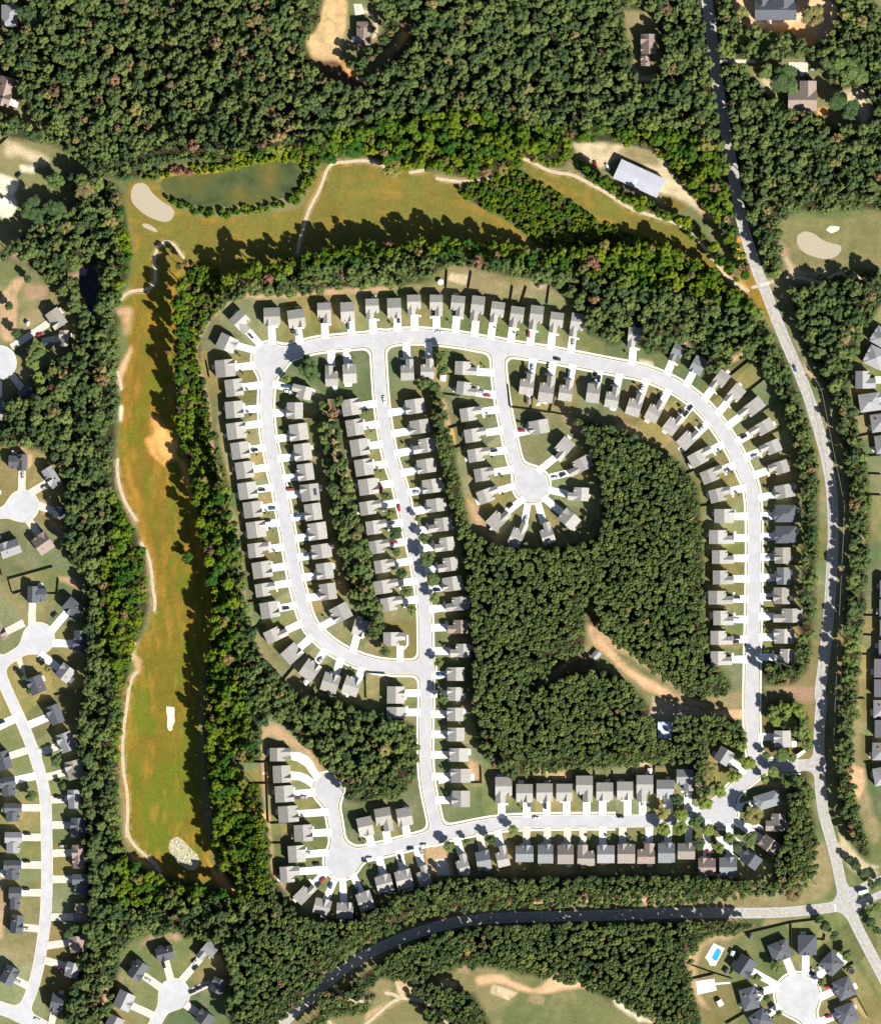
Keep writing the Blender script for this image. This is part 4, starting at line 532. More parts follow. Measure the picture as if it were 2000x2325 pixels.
lo_ = np.clip((W(0, 1250)[1]-GY)/60, 0, 1)[...,None]; n1b = np.clip(n1*.75+lo_*.30, 0, .92)
fair = gc('fair')*(1-n1b)+gc('fair_green')*n1b*1.05
fair = fair*(1-.42*n2)+gc('fair_orange')*.42*n2
nn = gc('fair2')*(1-.32*n3)+gc('fair_orange')*.32*n3; nn = nn*(1-.5*n1)+(gc('fair_green')*.7+gc('lawn')*.3)*.5*n1
fair = fair*south+nn*(1-south)
mixc(np.clip(.5-(FAIR+EDGE*.3)/2.5, 0, 1), fair)
mixc(np.clip(.5-np.abs(FAIR+3+EDGE)/6, 0, .4)*np.clip((fbm(12, 301)-.46)*8, 0, 1), gc('fair_orange'))
for spec, k in REEDS: mixc(np.clip(.5-(poly_sdf(WPL(spec))+EDGE*.3)/2, 0, 1), gc(k)*1.3)
PATCHF = np.full((NY, NX), BIG)
for spec, key, bl in PATCH:
    s_ = poly_sdf(WPL(spec)); nz = .75+.5*fbm(5, hash(key) % 97)
    if key not in ('lawn', 'litter'): PATCHF = np.minimum(PATCHF, s_)
    m_ = np.clip(.5-(s_+EDGE*.33*bl/3)/(bl*.9), 0, 1)
    tex = np.clip(.35+1.3*fbm(6, 13+len(spec)), .25, 1)
    if key in ('clay', 'pale'): tex = np.maximum(tex, .85)
    mixc(m_*tex, gc(key)*nz[...,None])
# trodden, sandy edges along the paths
mixc(np.clip(.6-np.abs(PF-.8)/1.6, 0, .55)*(FINE > .45), gc('tan'))
col *= (.80+.28*FINE+.22*LAND+(MICRO-.5)*.16)[...,None]
col = np.clip(col, 0, .8)

gm = D.materials.new('ground_cover'); gm.use_nodes = True; n_ = gm.node_tree; b_ = n_.nodes['Principled BSDF']
b_.inputs['Roughness'].default_value = .95; b_.inputs['Specular IOR Level'].default_value = .1
va = n_.nodes.new('ShaderNodeVertexColor'); va.layer_name = 'surface'
geo = n_.nodes.new('ShaderNodeNewGeometry'); nz = n_.nodes.new('ShaderNodeTexNoise'); nz.inputs['Scale'].default_value = .9; nz.inputs['Detail'].default_value = 5
n_.links.new(geo.outputs['Position'], nz.inputs['Vector'])
mr = n_.nodes.new('ShaderNodeMapRange'); mr.inputs[1].default_value = .3; mr.inputs[2].default_value = .7; mr.inputs[3].default_value = .82; mr.inputs[4].default_value = 1.18
n_.links.new(nz.outputs[0], mr.inputs[0]); vm = n_.nodes.new('ShaderNodeVectorMath'); vm.operation = 'SCALE'
n_.links.new(va.outputs[0], vm.inputs[0]); n_.links.new(mr.outputs[0], vm.inputs['Scale']); n_.links.new(vm.outputs[0], b_.inputs['Base Color'])
cls = np.zeros((NY-1, NX-1), int)                          # 0 ground, 1 lawn, 2 fairway
cls[(FOR[:-1,:-1] > 1) & (PATCHF[:-1,:-1] > 0)] = 1; cls[FAIR[:-1,:-1] < 0] = 2
def grid_object(name, mask):
    J, I = np.nonzero(mask)
    ids = np.stack([J*NX+I, J*NX+I+1, (J+1)*NX+I+1, (J+1)*NX+I], 1)
    used, inv = np.unique(ids, return_inverse=True); inv = inv.reshape(-1)
    me = D.meshes.new(name); me.vertices.add(len(used)); me.loops.add(len(inv)); me.polygons.add(len(J))
    jj, ii = used//NX, used % NX
    co = np.stack([gx[ii], gy[jj], np.zeros(len(used))], 1).astype('f4')
    me.vertices.foreach_set('co', co.ravel()); me.loops.foreach_set('vertex_index', inv.astype('i4'))
    me.polygons.foreach_set('loop_start', (np.arange(len(J))*4).astype('i4'))
    ca = me.color_attributes.new('surface', 'FLOAT_COLOR', 'POINT')
    c4 = np.ones((len(used), 4), 'f4'); c4[:, :3] = col[jj, ii]; ca.data.foreach_set('color', c4.ravel())
    me.materials.append(gm); me.update(calc_edges=True); me.validate()
    o = D.objects.new(name, me); C.objects.link(o); tag(o, kind='structure'); return o
grid_object('ground', cls == 0); grid_object('lawn', cls == 1); grid_object('fairway', cls == 2)
R_ = 9000; X0, X1, Y0, Y1 = gx[0], gx[-1], gy[0], gy[-1]
mb = MB(); fm = mat('far_land', (.07,.08,.035), .95, .3, .01)
for x0, x1, y0, y1 in ((-R_, X0, -R_, R_), (X1, R_, -R_, R_), (X0, X1, -R_, Y0), (X0, X1, Y1, R_)):
    mb.poly([(x0,y0,0),(x1,y0,0),(x1,y1,0),(x0,y1,0)])
tag(mb.build('ground', fm), kind='structure')
WF = poly_sdf(WPL(WATER))+EDGE*.45+.3; band(WF, -99, 0, .04, 'pond', M['water'])
WF2 = poly_sdf(WPL(POND2)); band(WF2, -99, 0, .04, 'pond', M['dark_water'])
SNF = np.full((NY, NX), BIG)
for spec, k in SAND:
    f = poly_sdf(WPL(spec)); band(f+EDGE*.12, -99, 0, .05, 'sand_bunker', M[k]); SNF = np.minimum(SNF, f)

def strip(pts, hw, z, name, m, off=0.0, dash=None):
    mb = MB(); pts = smooth(pts)
    for a, b in zip(pts, pts[1:]):
        dx, dy = b[0]-a[0], b[1]-a[1]; L = math.hypot(dx, dy)
        if L < 1e-4: continue
        nx_, ny_ = -dy/L, dx/L; ex, ey = dx/L*.03, dy/L*.03
        q = [(a[0]+nx_*(off-hw)-ex*0, a[1]+ny_*(off-hw)), (b[0]+nx_*(off-hw), b[1]+ny_*(off-hw)), (b[0]+nx_*(off+hw), b[1]+ny_*(off+hw)), (a[0]+nx_*(off+hw), a[1]+ny_*(off+hw))]
        mb.poly([(x, y, z) for x, y in q])
    return tag(mb.build(name, m), kind='structure')
for k_, (spec, hw) in enumerate(HIGHWAY[:2]):
    p = WPL(spec)
    strip(p, .17, .13, 'lane_line', M['yellow'], .19); strip(p, .17, .13, 'lane_line', M['yellow'], -.19)
    for s_ in (-1, 1): strip(p, .09, .13, 'edge_line', M['white_paint'], s_*(hw*PX-.45))
# zebra crossing and stop line
mb = MB()
for k_ in range(5):
    x = 1158+k_*15.5; p = [TP('C', *q) for q in ((x, 148-k_*4+8), (x+8, 146-k_*4+8), (x+14, 172-k_*4+8), (x+6, 174-k_*4+8))]
    mb.poly([(*W(*q), .15) for q in p][::-1])
tag(mb.build('crosswalk', M['white_paint']), kind='structure')
mb = MB(); mb.poly([(*W(*TP('J', *q)), .15) for q in ((1395, 810), (1408, 808), (1420, 868), (1407, 870))][::-1])
tag(mb.build('stop_line', M['white_paint']), kind='structure')

# ---------------------------------------------------------------- driveways
DRV = np.zeros((NY, NX), bool); dcount = [0]
def driveway(pts, m='concrete'):
    dcount[0] += 1; z = .16+(dcount[0] % 14)*.012
    a = sum(pts[i][0]*pts[(i+1) % len(pts)][1]-pts[(i+1) % len(pts)][0]*pts[i][1] for i in range(len(pts)))
    if a < 0: pts = pts[::-1]
    mb = MB(); mb.poly([(x, y, z) for x, y in pts]); tag(mb.build('driveway', M[m]), kind='structure')
    s = win(pts, 2); f = poly_sdf(pts, 3, soft=False); DRV[s] |= (f[s] < 1.0)
DPOLY = ['G 575,382 640,384 700,410 745,455 785,530 820,575 775,625 740,570 690,500 620,455 575,448','G 570,540 650,545 710,570 760,610 735,668 690,635 640,612 570,608',
 'I 835,1375 760,1355 690,1330 620,1325 615,1280 650,1300 720,1315 790,1325 820,1345','E 385,1305 415,1305 415,1432 358,1432 358,1305','b 1045,30 1110,30 1135,110 1060,120',
 'I 1055,650 1097,650 1097,700 1055,700','J 1430,1200 1510,1275 1480,1310 1410,1235','J 280,1435 430,1415 450,1510 295,1545','J 440,1448 560,1440 560,1455 440,1465',
 'd 460,465 740,468 740,495 460,495','d 1000,485 1150,490 1150,580 1090,600 1080,540 1000,510','I 225,1150 330,1210 300,1240 195,1170','I 20,1100 90,1110 100,1230 60,1260','I 440,1430 500,1420 590,1590 560,1590','I 370,1420 430,1560 380,1550','I 590,1420 690,1490 650,1500','I 210,1330 260,1360 200,1420',
 'H 1650,1000 1690,1000 1720,1090 1690,1100','M 1530,1500 1680,1430 1700,1460 1545,1550','N -20,850 120,790 150,850 -20,930','M -20,-20 -10,-20 -10,-10','O -30,700 20,790 0,800 -40,740','b 1160,600 1110,640 1060,620','P -20,950 20,940 20,1080 0,1080',
 'B 1140,1120 1165,1120 1165,1145 1125,1145','E 440,1215 455,1225 455,1300 425,1335 410,1330 440,1290','J 750,1450 800,1490 830,1560 800,1600 790,1590 815,1555 790,1510','H -15,600 70,570 90,625 -15,640','C 870,1160 890,1150 930,1100 900,1090']
for s_ in DPOLY: driveway(WPL(s_), 'aged_concrete' if s_[0] in 'bdM' else 'concrete')
# bare building plot with its slab, and the pale foundation
driveway(WPL('H -45,1250 45,1240 85,1380 -30,1385'), 'aged_concrete')

# ---------------------------------------------------------------- houses
WINM = MB(); WINM.box(-.03, .03, -.55, .55, 0, 1.45, 0); WINM.box(-.045, .045, -.46, .46, .09, .68, 1); WINM.box(-.045, .045, -.46, .46, .76, 1.36, 1)
WINM = WINM.mesh('window', [M['trim'], M['glass']])
GARM = MB(); GARM.box(-.04, .04, -2.4, 2.4, 0, 2.25, 0)
for k_ in range(4): GARM.box(.03, .055, -2.3, 2.3, .06+k_*.55, .54+k_*.55, 0)
GARM = GARM.mesh('garage_door', [M['trim']])
DOM = MB(); DOM.box(-.04, .05, -.5, .5, 0, 2.15, 0); DOM.box(-.06, .03, -.62, .62, 0, 2.25, 1); DOM = DOM.mesh('front_door', [M['door'], M['trim']])
CHM = MB(); CHM.box(-.45, .45, -.35, .35, 0, 1.6, 0); CHM.box(-.55, .55, -.45, .45, 1.6, 1.75, 0); CHM = CHM.mesh('chimney', [WALLS[4]])
VTM = MB(); VTM.cyl((0, 0), .12, .12, 0, .6, 8); VTM.cyl((0, 0), .2, .05, .6, .75, 8); VTM = VTM.mesh('vent_pipe', [M['pole']])
def child(name, me, par, loc, rz=0):
    o = D.objects.new(name, me); C.objects.link(o); o.parent = par; o.location = loc; o.rotation_euler = (0, 0, rz); return o
PITCH = .40
def gable_y(mb, x0, x1, y0, y1, ze, p=None, t=.18):      # ridge along y
    p = p or PITCH
    xm = (x0+x1)/2; zr = ze+(x1-x0)/2*p
    A = [(x0,y0,ze),(x1,y0,ze),(xm,y0,zr)]; B = [(x0,y1,ze),(x1,y1,ze),(xm,y1,zr)]
    mb.poly([A[1],B[1],B[2],A[2]], 0); mb.poly([B[0],A[0],A[2],B[2]], 0)
    mb.poly([A[0],A[1],A[2]], 1); mb.poly([B[1],B[0],B[2]], 1)
    mb.box(x0, x1, y0, y1, ze-t, ze-.004, 2); return zr
def gable_x(mb, x0, x1, y0, y1, ze, p=None, t=.18):      # ridge along x
    p = p or PITCH
    ym = (y0+y1)/2; zr = ze+(y1-y0)/2*p
    A = [(x0,y0,ze),(x0,y1,ze),(x0,ym,zr)]; B = [(x1,y0,ze),(x1,y1,ze),(x1,ym,zr)]
    mb.poly([A[0],B[0],B[2],A[2]], 0); mb.poly([B[1],A[1],A[2],B[2]], 0)
    mb.poly([A[1],A[0],A[2]], 1); mb.poly([B[0],B[1],B[2]], 1)
    mb.box(x0, x1, y0, y1, ze-t, ze-.004, 2); return zr
def hip(mb, x0, x1, y0, y1, ze, p=.42, t=.18):
    dx, dy = x1-x0, y1-y0; r = min(dx, dy)/2; zr = ze+r*p
    if dx >= dy: R = [(x0+r, (y0+y1)/2, zr), (x1-r+.01, (y0+y1)/2, zr)]
    else: R = [((x0+x1)/2, y0+r, zr), ((x0+x1)/2, y1-r, zr)]
    c = [(x0,y0,ze),(x1,y0,ze),(x1,y1,ze),(x0,y1,ze)]
    if dx >= dy:
        mb.poly([c[0],c[1],R[1],R[0]]); mb.poly([c[2],c[3],R[0],R[1]]); mb.poly([c[3],c[0],R[0]]); mb.poly([c[1],c[2],R[1]])
    else:
        mb.poly([c[1],c[2],R[1],R[0]]); mb.poly([c[3],c[0],R[0],R[1]]); mb.poly([c[0],c[1],R[0]]); mb.poly([c[2],c[3],R[1]])
    mb.box(x0, x1, y0, y1, ze-t, ze-.004, 2); return zr
ORD = ['first','second','third','fourth','fifth','sixth','seventh','eighth','ninth','tenth','eleventh','twelfth','thirteenth','fourteenth','fifteenth','sixteenth','seventeenth','eighteenth','nineteenth','twentieth','twenty-first']
HOUSEREF = []          # (x, y, short reference)
BLOCK = np.zeros((NY, NX), bool)
hr = random.Random(5)
def house(t, x, y, a, d, w_, s, style, tgt, label, ref, group, name='house'):
    sc = TILE[t][2]; px, py = TP(t, x, y); X, Y = W(px, py)
    d = d/sc*PX; w_ = w_/sc*PX; rz = -math.radians(a)
    key = style[-1]; hipd = 'h' in style[:-1]; ell = 'L' in style[:-1]
    two = 5.6 if not hipd else 5.0
    if key == 'w': two = 5.5
    global PITCH
    PITCH = .40 if key in 'gc' else .56
    root = empty(name, (X, Y, 0), rz); tag(root, label, 'house' if name == 'house' else 'building', group)
    roofm = M['roof_'+key+str(hr.randrange(3))]; wallm = WALLS[hr.choice([0,0,1,2,3]) if key not in 'n' else hr.choice([2,4])]
    if key == 'w': roofm = M['patched_roof'] if name == 'shed' else M['metal_roof']; wallm = WALLS[3]
    rb = MB(); wb = MB(); i = .38
    yg = -s*w_*.24                                             # garage centre (local y)
    x0, x1, y0, y1 = -d/2, d/2, -w_/2, w_/2
    frontx = x1-i
    if key == 'w':
        gable_y(rb, x0, x1, y0, y1, two, .10); wb.box(x0+i, x1-i, y0+i, y1-i, -.2, two-.16)
    elif hipd:
        hip(rb, x0, x1, y0, y1, two); wb.box(x0+i, x1-i, y0+i, y1-i, -.2, two-.16)
        gw = w_*.40; yy = yg if abs(yg) > .5 else w_*.2
        gable_x(rb, x1-d*.38, x1+.5, yy-gw/2, yy+gw/2, two-.05, .5)
        if w_ > 12: gable_x(rb, x1-d*.30, x1+.25, -yy-gw*.35, -yy+gw*.35, two-.09, .5)
    elif ell:
        sg = 1 if yg >= 0 else -1; ys = y1-.52*w_ if sg > 0 else y0+.52*w_
        if sg > 0: a0, a1, b0, b1 = ys, y1, y0, ys+.5
        else: a0, a1, b0, b1 = y0, ys, ys-.5, y1
        gable_x(rb, x0, x1, a0, a1, two); wb.box(x0+i, x1-i, a0+i, a1-i, -.2, two-.16)
        gable_y(rb, x0+.1*d, x1-.15*d, b0, b1, two-.25, .38); wb.box(x0+.1*d+i, x1-.15*d-i, b0+(i if sg > 0 else -.1), b1-(i if sg < 0 else -.1), -.2, two-.41)
        gm2 = (b0+b1)/2; gable_x(rb, x0+.4*d, x1-.15*d+.5, gm2-1.3, gm2+1.3, two-.3, .7)
        yg = (a0+a1)/2
    elif 'P' in style or (d > 13.6 and w_ < 12.6):                               # projecting garage wing
        sg = 1 if yg > 0 else -1 if yg < 0 else hr.choice((-1, 1)); xm = x0+d*.70
        gable_y(rb, x0, xm, y0, y1, two); wb.box(x0+i, xm-i, y0+i, y1-i, -.2, two-.16)
        c0, c1 = (y1-w_*.60, y1-.15) if sg > 0 else (y0+.15, y0+w_*.60)
        gable_x(rb, x0+d*.42, x1, c0, c1, two-.22, .55); wb.box(xm-1.2, x1-i, c0+i, c1-i, -.2, two-.38)
        o0, o1 = (y0+.6, y0+w_*.33) if sg > 0 else (y1-w_*.33, y1-.6)
        gable_x(rb, x0+d*.5, xm+.35, o0, o1, two-.1, .8)
    else:
        gable_y(rb, x0, x1, y0, y1, two); wb.box(x0+i, x1-i, y0+i, y1-i, -.2, two-.16)
        gw = w_*.50; yy = max(-w_*.25, min(w_*.25, yg)) if abs(yg) > 1 else hr.choice((-1, -1, -1, 1))*w_*.24
        gable_x(rb, x1-d*.49, x1+.35, yy-gw/2, yy+gw/2, two-.06, .80)
        if hr.random() < .35: gable_x(rb, x1-d*.3, x1+.2, -yy-gw*.22, -yy+gw*.22, two-.1, .9)
    roof = rb.build('roof', [roofm, wallm, M['trim']], root); wb.build('wall', [wallm], root)
    if key != 'w':
        child('garage_door', GARM, root, (frontx+.05, max(y0+2.9, min(y1-2.9, yg)), 0))
        yd = yg+(3.4 if yg <= 0 else -3.4)
        xf = frontx if (d <= 13.6 or w_ >= 12.6) or ell or hipd else x0+d*.70-i
        yd = max(y0+1.2, min(y1-1.2, yd)); xw = xf if not ell else x1-.15*d-i
        child('front_door', DOM, root, (xw+.03, yd, .1))
        for k in (-.3, .05, .3): child('window', WINM, root, (x0+i-.02, k*w_, 1.0 if k else 3.6), math.pi)
        for k in (-.28, .28): child('window', WINM, root, (xw+.03, k*w_, 3.5))
        for q_ in range(hr.choice((1, 2, 3))): child('vent_pipe', VTM, roof, (x0+d*hr.uniform(.12, .4), w_*hr.uniform(-.35, .35), two+.55))
        if key in 'kns' and hr.random() < .6: child('chimney', CHM, root, (x0+d*.30, w_*.18, two+.6))
        if hr.random() < .55 and key not in 'w':
            db = MB(); yy = hr.choice((-.2, .15))*w_; dw = hr.uniform(1.4, 2.4); dd = hr.uniform(1.6, 2.8); zt = hr.choice((.12, .12, 2.6))
            db.box(x0+i-dd, x0+i-.01, yy-dw, yy+dw, zt-.1, zt)
            if zt > 1:
                for sx_ in (x0+i-dd+.05, x0-.2):
                    for sy_ in (yy-dw+.05, yy+dw-.2): db.box(sx_, sx_+.14, sy_, sy_+.14, 0, zt-.1)
            db.build('deck' if zt > 1 else 'patio', M['deck'] if zt > 1 else M['concrete'], root)
    # driveway
    ex, ey = math.cos(rz), math.sin(rz); lx, ly = -math.sin(rz), math.cos(rz)
    def G(u, v): return (X+ex*u+lx*v, Y+ey*u+ly*v)
    main = t in 'ABCDEFGHQUI'; hw = 2.45
    if tgt != '-' and key != 'w':
        yg = max(y0+2.6, min(y1-2.6, yg)) if w_ > 6 else yg
        if tgt:
            T_ = W(*TP(t, *tgt)); p0 = G(frontx-.3, yg); L = math.hypot(T_[0]-p0[0], T_[1]-p0[1]); ux, uy = (T_[0]-p0[0])/L, (T_[1]-p0[1])/L
            a0, a1 = G(frontx-.3, yg-hw), G(frontx-.3, yg+hw); hw2 = hw*.95
            b0, b1 = (T_[0]+uy*hw2, T_[1]-ux*hw2), (T_[0]-uy*hw2, T_[1]+ux*hw2)
            driveway([a0, b0, b1, a1], 'concrete' if main or t == 'J' else 'aged_concrete')
        else:
            u = frontx; FF = SF if main else OF
            while u < frontx+32:
                gxy = G(u, yg)
                if min(sample(SF, *gxy), sample(OF, *gxy)) < -.25: break
                u += .5
            else: u = frontx+14
            driveway([G(frontx-.3, yg-hw), G(u, yg-hw-.25), G(u, yg+hw+.25), G(frontx-.3, yg+hw)], 'concrete' if (main and not (t == 'H' and style in 'bt')) or t in 'JNO' and hr.random() < .3 or t == 'J' else 'aged_concrete')
        # short walk from the drive to the door
        if main and hr.random() < .8 and not tgt:
            v = yg+(hw+1.0)*(1 if yg <= 0 else -1); 
            driveway([G(frontx+.4, v-1.05), G(frontx+1.7, v-1.05), G(frontx+1.7, v+1.05), G(frontx+.4, v+1.05)])
    s_ = win([G(-d/2, 0), G(d/2, 0), G(0, w_/2), G(0, -w_/2)], 8); dX = GX[s_]-X; dY = GY[s_]-Y
    u = np.abs(dX*ex+dY*ey); v = np.abs(dX*lx+dY*ly); BLOCK[s_] |= (u < d/2+1.8) & (v < w_/2+1.8)
    HOUSEREF.append((X, Y, ref, (G(d/2+4.6, -yg if abs(yg) > 1.5 else -w_*.38), tgt, t)))
    return root
for row, end, data in HOUSES:
    for k, ent in enumerate(data.split(';')):
        f = ent.split(); t = f[0]; x, y, a, d, w_, s = map(float, f[1:7]); style = 'g'; tgt = None; solar = False
        for tok in f[7:]:
            if tok.startswith('>'): tgt = '-' if tok == '>-' else tuple(map(float, tok[1:].split(',')))
            elif tok == '!solar': solar = True
            else: style = tok
        word = RN[style[-1]]; shape = {'h': 'hip', 'L': 'two-wing'}.get(style[0] if len(style) > 1 else '', 'gabled')
        lab = f"{word} {shape} house, {ORD[k]} from {end}, {row}"
        ref = f"{ORD[k]} house from {end}, {row}".replace(' the ', ' ')
        r = house(t, x, y, a, d, w_, s, style, tgt, lab, ref, 'houses on the '+row)
        if solar:
            sb = MB(); PITCH = .40
            for q in range(4):
                for p in range(2):
                    xa = -4.6+p*1.15; ya = -2.4+q*1.2; sl = PITCH
                    z0 = 5.6+(xa+6.3)*sl+.12; z1 = 5.6+(xa+1.05+6.3)*sl+.12
                    sb.solid([(xa,ya,z0-.05),(xa+1.05,ya,z1-.05),(xa+1.05,ya+1.1,z1-.05),(xa,ya+1.1,z0-.05)], [(xa,ya,z0+.02),(xa+1.05,ya,z1+.02),(xa+1.05,ya+1.1,z1+.02),(xa,ya+1.1,z0+.02)])
            sb.build('solar_panel', M['solar'], r)
for ent, lab in SINGLES:
    f = ent.split(); t = f[0]; x, y, a, d, w_, s = map(float, f[1:7]); style = f[7]; tgt = '-' if f[8] == '>-' else tuple(map(float, f[8][1:].split(',')))
    SR = {'b': 'hip house by straw field', 'c': 'brown house in the northern wood', 'a': 'house at the top left edge', 'P': 'house near the left edge court', 'M': 'house at the bottom left'}
    ref_ = SR.get(t, 'L-shaped brown farmhouse' if 'farmhouse' in lab else 'slate house on orange earth')
    if 'beige' in lab: ref_ = 'beige house beside pond wood'
    elif 'tan roofed' in lab: ref_ = 'tan house at left edge'
    elif 'deep in' in lab: ref_ = 'dark house southeast of left edge court'
    elif 'crossroads' in lab: ref_ = 'dark ridged house at bottom left crossroads'
    elif 'east of the round' in lab: ref_ = 'shaded house east of bottom round court'
    house(t, x, y, a, d, w_, s, style, tgt, lab, ref_, None)
wr = house('c', 1555, 1402, 114.6, 163, 378, 0, 'w', '-', 'long white metal warehouse beside the sandy yard at the upper fairway', 'white metal warehouse', None, 'warehouse')
sb = MB(); sb.box(.6, 8.5, -1.2, -.1, 6.0, 6.12); 
sk = MB(); sk.poly([(0.4, -2.4, 5.5+7.0*.1+.03), (7.0, -2.4, 5.55), (7.0, -.6, 5.55), (.4, -.6, 6.23)]); sk.build('skylight', M['skylight'], wr)
tp = house('U', 1098, 922, 0, 112, 145, 0, 'w', '-', 'pale patched metal roof building in the shaded court of the central wood', 'patched metal building', None, 'shed')

# ---------------------------------------------------------------- references for labels
def near_ref(x, y, cap=60):
    b = min(HOUSEREF, key=lambda h: (h[0]-x)**2+(h[1]-y)**2); return b[2]
PENDING = []
def pend(o, label, cat, group=None): tag(o, label, cat, group); PENDING.append(o)

# ---------------------------------------------------------------- trees
def ico(r=1, sub=1):
    import bmesh
    bm = bmesh.new(); bmesh.ops.create_icosphere(bm, subdivisions=sub, radius=r)
    v = np.array([q.co[:] for q in bm.verts]); f = [[q.index for q in p.verts] for p in bm.faces]; bm.free(); return v, f
IV, IF = ico(1, 2)
def crown_mesh(name, seed, R=3.0, z0=5.5, z1=15.0, nl=9, leaves=75, leafs=.55, cone=0.0, relief=1.0):
    r = np.random.default_rng(seed); V = []; Fc = []
    e1 = 1+.35*(r.random()-.5); e2 = 1/e1
    lobes = [(R*.15*r.normal(), R*.15*r.normal(), z1-R*.45, R*.40)]
    for k in range(nl):
        a = k*2.4+r.random()*1.1; q = R*(.30+.48*r.random()); rr = R*(.24+.20*r.random())
        zz = z1-rr-relief*(R*(.15+.45*(q/R)**2)+r.random()*R*.55)-cone*q*1.5
        lobes.append((q*math.cos(a)*e1, q*math.sin(a)*e2, zz, rr))
    for k in range(5):
        a = k*1.256+r.random()*.6; lobes.append((R*.45*math.cos(a)*e1, R*.45*math.sin(a)*e2, z0+(z1-z0)*(.25+.3*r.random()), R*.48))
    n = 0
    for (cx, cy, cz, rr) in lobes:                        # leafy mass
        v = IV*rr*.86*np.array([1, 1, .85])*(1+.22*(r.random((len(IV), 1))-.5)*2)+np.array([cx, cy, cz])
        V.append(v); Fc += [[n+i for i in f] for f in IF]; n += len(v)
    L = np.array(lobes)
    for li, (cx, cy, cz, rr) in enumerate(lobes):         # leaf sprays over it
        m_ = leaves if li < nl+1 else leaves//3
        u = r.normal(size=(m_, 3)); u /= np.linalg.norm(u, axis=1)[:, None]; u[:, 2] = np.where(u[:, 2] < -.35, -u[:, 2], u[:, 2])
        p = np.array([cx, cy, cz])+u*rr*np.array([1, 1, .85])*(.92+.22*r.random((m_, 1)))
        for pi, ui in zip(p, u):
            dd = np.linalg.norm((pi-L[:, :3])/np.array([1, 1, .85]), axis=1) < L[:, 3]*.8
            if dd.any(): continue
            nrm = ui+r.normal(size=3)*.45; nrm /= np.linalg.norm(nrm)
            t1 = np.cross(nrm, r.normal(size=3)); t1 /= np.linalg.norm(t1)+1e-9; t2 = np.cross(nrm, t1)
            s = leafs*(.6+.8*r.random()); e = .5+.5*r.random()
            q = [pi+t1*s*.5, pi+t2*s*.5*e, pi-t1*s*.5, pi-t2*s*.5*e]
            V.append(np.array(q)); Fc.append([n, n+1, n+2, n+3]); n += 4
    V = np.concatenate(V); me = D.meshes.new(name); me.from_pydata(V.tolist(), [], Fc); me.materials.append(M['leaf']); me.update()
    return me
def trunk_mesh(h=9.0, r=.28):
    mb = MB(); mb.cyl((0, 0), r, r*.55, -.2, h, 7)
    for k in range(5):
        a = k*1.3; z = h*(.55+.09*k); L = 1.9
        mb.solid([(-.07,-.07,z),(.07,-.07,z),(.07,.07,z),(-.07,.07,z)], [(L*math.cos(a)-.03,L*math.sin(a)-.03,z+1.2),(L*math.cos(a)+.03,L*math.sin(a)-.03,z+1.2),(L*math.cos(a)+.03,L*math.sin(a)+.03,z+1.2),(L*math.cos(a)-.03,L*math.sin(a)+.03,z+1.2)])
    return mb.mesh('trunk', [M['bark']])
CR = [crown_mesh('crown', 100+k, nl=11+k % 4, leaves=52) for k in range(6)]+[crown_mesh('crown', 200+k, R=3.0, z0=5, nl=13, leaves=46, leafs=.5, relief=.5) for k in range(3)]
TR = trunk_mesh(11.5, .26)
SHR = [crown_mesh('crown', 300+k, R=1.5, z0=.2, z1=2.4, nl=6, leaves=32, leafs=.42) for k in range(2)]
YT = crown_mesh('crown', 400, R=1.0, z0=1.2, z1=3.4, nl=5, leaves=26, leafs=.3); YTT = MB(); YTT.cyl((0, 0), .07, .04, -.1, 2.4, 6); YTT = YTT.mesh('trunk', [M['bark']])
SATF = poly_sdf(WPL(SAT), pad=20)
PINE = poly_sdf(WPL('W 860,780 1230,862 1430,960 1440,1330 1530,1520 1400,1560 950,1600'), pad=5)
SOUTHP = GY < W(0, 1930)[1]
SHF = np.full((NY, NX), BIG)
for s_ in SHRUBS: SHF = np.minimum(SHF, poly_sdf(WPL(s_)))
BAD = BLOCK | DRV | (SF < 1.6) | (OF < 1.2) | (HF < np.where((GX < W(1130,0)[0]) & (GY < W(0,1950)[1]), -1.6, np.where((GX < W(1560,0)[0]) & (GY < W(0,1950)[1]), .2, 1.4))) | (PF < .4) | (WF < .8) | (WF2 < .5) | (SNF < .6)
tr = np.random.default_rng(77)
cell = {}
def fits(x, y, r, k=.78):
    ci, cj = int(x//5), int(y//5)
    for a in (-2, -1, 0, 1, 2):
        for b in (-2, -1, 0, 1, 2):
            for (X, Y, R2) in cell.get((ci+a, cj+b), ()):
                if (X-x)**2+(Y-y)**2 < ((r+R2)*k)**2: return False
    return True
def put(x, y, r): cell.setdefault((int(x//5), int(y//5)), []).append((x, y, r))
yard = []
for ent in YARD.replace('\n', '').split(';'):
    f = ent.split(); 
    if len(f) < 5: continue
    t = f[0]; x, y, r = map(float, f[1:4]); X, Y = W(*TP(t, x, y)); rr = r/TILE[t][2]*PX
    yard.append((X, Y, rr, f[4])); put(X, Y, rr)
NF2 = fbm(11, 188)
def attrs(x, y, kind='d'):
    v = float(np.clip(-sample(SATF, x, y)/6+.3, 0, 1)); aut = 0.0
    hue = float(np.clip(tr.normal(.10, .27)+.75*sample(NF2, x, y), 0, 1.25))
    au = tr.random(); p = .05 if v < .5 else .09
    if y < W(0, 1850)[1]: p = .025
    if x < W(700, 0)[0] and y > W(0, 330)[1]: p = .12
    if sample(PINE, x, y) < 0: p = .012; hue = hue*.8+.20
    if au < p: aut = .25+.6*tr.random()
    if kind == 'y': hue = 1.25; v = .35
    if kind == 'o': aut = .45
    if kind == 'p': hue = .05; aut = 0.0
    if kind == 'g': aut = 0.0
    return hue, v, aut
